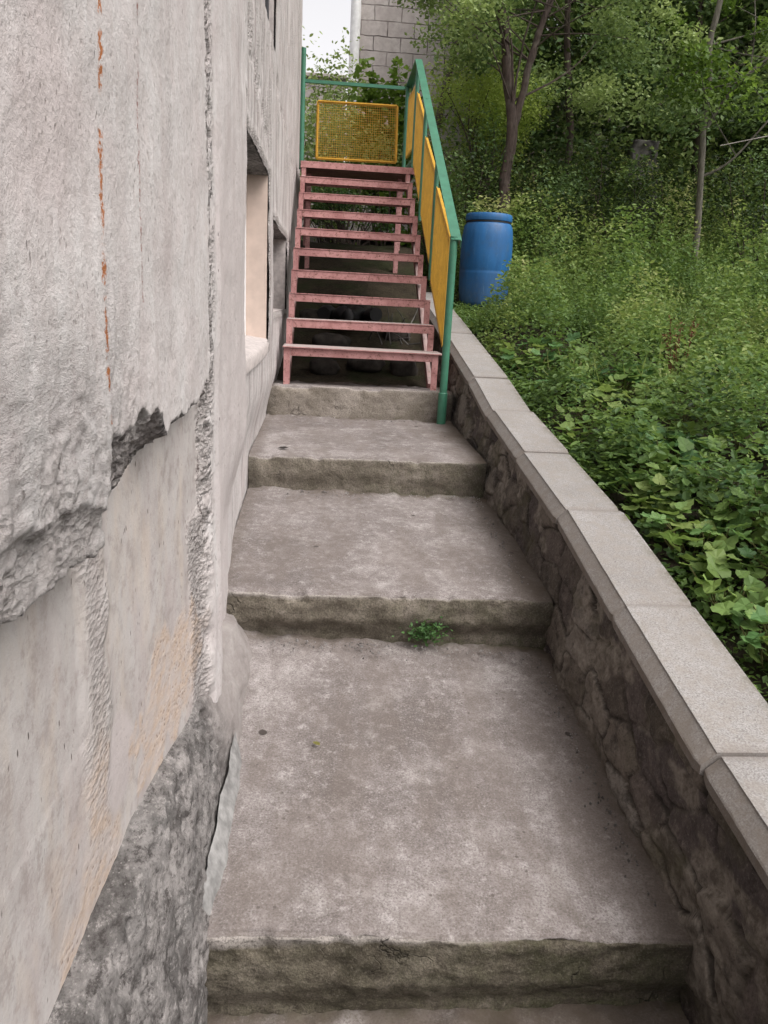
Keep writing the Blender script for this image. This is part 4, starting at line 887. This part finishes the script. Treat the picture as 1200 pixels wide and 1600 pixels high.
for (x, y, _, tn, kind), lab in zip(far, LF):
    z = float(gz(x, y)); h = random.uniform(5, 6.5); lx = random.uniform(-.4, .4)
    if kind == 'bright':
        tree('background_tree', lab, [([(x+.35, y, z-.1), (x+.4, y, z+1.2), (x+.6, y, z+2.6), (x+.9, y, z+4.2)], .06, .03)], M['bark'], M['leaf_dark'], .8, cl(22, x+.15, x+1.9, y-.5, y+.5, z+1.9, z+4.6), 200, .06, .36, 'trees in the dark wood', 14)
    else:
        tree('background_tree', lab, [([(x, y, z-.1), (x+lx*.3, y, z+1.5), (x+lx, y, z+3), (x+lx*1.3, y, z+h)], random.uniform(.04, .08), .025)], M['bark'], M['leaf_dark'], tn,
             cl(30, x-1.3, x+1.3, y-.9, y+.6, z+1.6, z+h), 250, .062, .42, 'trees in the dark wood', 16)
# ---- shrubs
def shrub(name, label, x, y, w, d, h, n, lsize, mat, tone, T=T_DIA, k=9, group=None, z=None):
    z0 = float(gz(x, y)) if z is None else z; t = thing(name, label, 'shrub', (x, y, z0), group); m = MB(); cs_ = []
    for i in range(k):
        c = (x+random.uniform(-w, w)*.8, y+random.uniform(-d, d)*.8, z0+h*random.uniform(.35, 1)); cs_.append(c)
        stem_mb(m, (x+random.uniform(-.1, .1)*w, y, z0-.05), c, .012, .004, .12, 6, 5)
    m.build('stem', M['bark'], t, True); P, TN = [], []
    for c in cs_:
        nn = n//k; q = RNG.normal(size=(nn, 3)); q /= np.linalg.norm(q, axis=1)[:, None]; rr = random.uniform(.7, 1.2)
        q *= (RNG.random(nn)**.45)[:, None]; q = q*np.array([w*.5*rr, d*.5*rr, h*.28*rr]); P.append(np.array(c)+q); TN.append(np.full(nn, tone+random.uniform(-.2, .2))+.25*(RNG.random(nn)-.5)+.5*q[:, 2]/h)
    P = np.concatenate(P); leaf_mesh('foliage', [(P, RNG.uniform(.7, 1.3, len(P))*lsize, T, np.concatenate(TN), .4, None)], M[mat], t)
shrub('bright_shrub', 'bright yellow green bush just right of the top of the green handrail', 1.72, 9.5, .70, .40, 1.15, 11000, .034, 'leaf_bright', .95, k=24, z=1.25)
shrub('landing_vine', 'light green climbing plant behind the yellow mesh gate of the landing', .62, 9.9, .36, .25, 1.75, 2600, .07, 'leaf_bright', .30, T_LOB3, 14)
shrub('twiggy_shrub', 'loose twiggy bush between the building corner and the white pipe', -.02, 10.5, .48, .35, 2.15, 4200, .05, 'leaf_dark', .85, T_OVAL, 26)
shrub('corner_shrub', 'dark shrub under the landing seen through the stairs', .2, 9.7, .75, .4, 1.5, 7000, .045, 'leaf_dark', .75, k=18)
shrub('weed_bush', 'low bush of small leaves under the pink landing', .3, 8.95, .6, .2, .55, 1500, .04, 'leaf_broad', .2, k=8)
SH = [(2.45, 8.9, .5, .4, 1.0, 'dark shrub right of the blue barrel', .35), (3.15, 9.3, .55, .4, 1.25, 'dark shrub below the pale scrap between the trees', .3), (1.55, 9.2, .45, .4, 1.5, 'dark shrub between the handrail and the forked tree', .45),
      (4.9, 9.1, .7, .5, 1.3, 'dark shrub right of the slender grey tree', .35), (5.7, 8.3, .6, .5, 1.1, 'green shrub at the right edge of the garden', .5), (2.9, 10.1, .7, .4, 1.7, 'deep green shrub in the hollow behind the garden', .25),
      (4.1, 10.0, .7, .4, 1.5, 'dark shrub under the pale broken wall', .2), (1.2, 9.0, .30, .3, 1.1, 'shrub directly behind the lower railing panels', .5)]
for (x, y, w, d, h, lab, tn) in SH: shrub('dark_shrub', lab, x, y, w, d, h, 3000, .042, 'leaf_dark', tn-.22, k=11, group='shrubs at the edge of the wood')
# wood behind: one mass
def thicket():
    P, TN = [], []
    for i in range(900):
        y = random.choice((random.uniform(10.6, 12), random.uniform(12, 15))); x = random.uniform(2.6 if y > 12.4 else 1.9, 6.0+.6*y*.7); z = float(gz(x, y))+random.uniform(-.2, 6.5)*random.random()**.25
        if x < 2.4 and z > 3.4 and y > 11: x += 1.2
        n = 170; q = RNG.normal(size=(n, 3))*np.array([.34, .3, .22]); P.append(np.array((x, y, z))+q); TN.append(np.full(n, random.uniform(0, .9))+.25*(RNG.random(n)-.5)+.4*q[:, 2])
    P = np.concatenate(P); return leaf_mesh('woodland_thicket', [(P, RNG.uniform(.06, .12, len(P)), T_DIA, np.concatenate(TN), .3, None)], M['leaf_dark'])
tag(thicket(), 'dense dark green wood rising behind the garden', 'woodland', None, 'stuff')

# ------------------------------------------------------------------ buildings behind
bh = thing('block_house', 'grey concrete block house behind the landing with a white pipe at its corner', 'house', (1.5, 13, 1.5))
m = MB(); m.box(.36, 3.0, 13.0, 18, 1.0, 7.5); m.build('wall', M['block'], bh)
m = MB(); m.tube([(.285, 12.93, 1.4), (.30, 12.93, 4), (.30, 12.93, 7.4)], .075, 18); m.build('drainpipe', M['white'], bh, True, 'white vertical pipe at the house corner')
gw = thing('garden_wall', 'low grey block wall under the white sky left of the white pipe', 'wall', (-.8, 12.7, 1.5))
m = MB(); m.box(-6, .19, 12.75, 12.95, 1.0, 3.10, .01); m.build('wall', M['block'], gw)
m = MB(); m.box(-6.02, .20, 12.70, 13.0, 3.103, 3.16, .01); m.build('wall_cap', M['sill'], gw)

# ------------------------------------------------------------------ odds and ends
# pale broken wall in the wood
t = thing('broken_wall', 'pale crumbling wall remnant in the dark hollow left of the slender tree', 'wall', (4.05, 10.6, float(gz(4.05, 10.6))))
xs2 = np.linspace(0, .42, 24); zs2 = np.linspace(.9, 2.15, 50); Xq, Zq = np.meshgrid(xs2, zs2, indexing='ij')
wd = .04*(fbm(Xq*9, Zq*9, 0, 301, 3)-.5); Xq2 = 3.85+Xq*(1-.25*sst(1.2, 2.3, Zq))+.14*(fbm(Zq*4, 0*Zq, 0, 302, 3)-.5); 
V1 = np.stack([Xq2, 10.6+wd, Zq], -1).reshape(-1, 3); V2 = V1+np.array([0, .2, 0]); f1 = grid_faces(24, 50); nn = len(V1)
bd_l = [(i*50, (i+1)*50) for i in range(23)]+[(23*50+j, 23*50+j+1) for j in range(49)]+[((i+1)*50+49, i*50+49) for i in range(22, -1, -1)]+[(j+1, j) for j in range(48, -1, -1)]
rim = np.array([(a, b, b+nn, a+nn) for a, b in bd_l])
np_mesh('stonework', np.concatenate([V1, V2]), np.concatenate([f1, f1[:, ::-1]+nn, rim[:, ::-1]]), M['stone2'], t, True)
# thin metal rod at the right
m = MB(); m.tube([(3.95, 8.4, 1.70), (4.5, 8.2, 1.82), (5.4, 7.9, 2.0)], .0045, 8); tag(m.build('metal_rod', M['sill'], None, True), 'thin pale rod reaching in from the right edge to the slender tree', 'rod')
# black pipe, stones and sticks under the stairs
m = MB(); m.tube([(-.02+.02*i, 6.6+.16*math.sin(i*.5), float(gz(.1, 6.6))+.14+.02*math.sin(i)) for i in range(22)], .055, 14); tag(m.build('black_pipe', M['black'], None, True), 'thick black pipe lying on the rubble under the pink stairs', 'pipe')
def rock(x, y, r, sq, lab):
    n1, n2 = 14, 20; vs = []
    for i in range(n1+1):
        for j in range(n2):
            a, b = math.pi*i/n1, 2*math.pi*j/n2; d = Vector((math.sin(a)*math.cos(b), math.sin(a)*math.sin(b), math.cos(a)))
            d = Vector([math.copysign(abs(c)**.6, c) for c in d]); q = r*.8*(1+.6*(float(fbm(d.x*1.5+x*9, d.y*1.5, d.z*1.5, 401, 3))-.5)); vs.append((x+d.x*q, y+d.y*q*.8, float(gz(x, y))+r*.3+d.z*q*sq))
    fs_ = [(i*n2+j, (i+1)*n2+j, (i+1)*n2+(j+1) % n2, i*n2+(j+1) % n2) for i in range(n1) for j in range(n2)]
    o = np_mesh('rock', np.array(vs), fs_, M['stone'], None, True); tag(o, lab, 'rock', 'rubble under the stairs'); return o
RK = ['squat rubble stone just behind the bottom pink tread, near the building', 'long rubble stone under the second tread in the middle', 'rubble stone against the retaining wall under the third tread', 'pale slab stone under the fourth tread',
      'dark stone behind the black pipe', 'rounded stone near the building behind the fifth tread', 'stone right of the black pipe']
for (x, y, r, sq), lab in zip([(.0, 5.75, .13, .6), (.30, 5.85, .16, .45), (.58, 5.8, .12, .7), (.05, 6.25, .17, .6), (.25, 7.0, .16, .7), (-.12, 6.7, .13, .8), (.58, 6.55, .13, .7)], RK): rock(x, y, r, sq, lab)
m = MB()
for i in range(14):
    a = (random.uniform(.35, .7), random.uniform(6.0, 6.7), float(gz(.5, 6.3))+random.uniform(.02, .1)); b = (a[0]+random.uniform(-.25, .2), a[1]+random.uniform(-.2, .2), a[2]+random.uniform(.02, .30)); stem_mb(m, a, b, .006, .003, .15, 5, 5)
tag(m.build('twig_pile', M['stone2'], None, True), 'heap of pale dry twigs under the right side of the pink stairs', 'twigs')

# fallen leaves on the steps
def fallen(x, y, z, sz, mat, lab, ang):
    tv, tf = T_OVAL; c, s_ = math.cos(ang), math.sin(ang); V = np.array([(x+(v[0]*c-v[1]*s_)*sz, y+(v[0]*s_+v[1]*c)*sz, z+.006+v[2]*sz) for v in tv])
    o = np_mesh('fallen_leaf', V, tf, mat, None, False, dict(tone=np.full(len(tv), .95))); tag(o, lab, 'leaf')
fallen(.02, 2.02, -1.262, .03, M['leaf_dry'], 'tiny yellow fallen leaf lying on the lowest step', .8)
fallen(-.17, 3.98, -.756, .06, M['stone'], 'dark fallen leaf near the left front edge of the third step', 1.9)
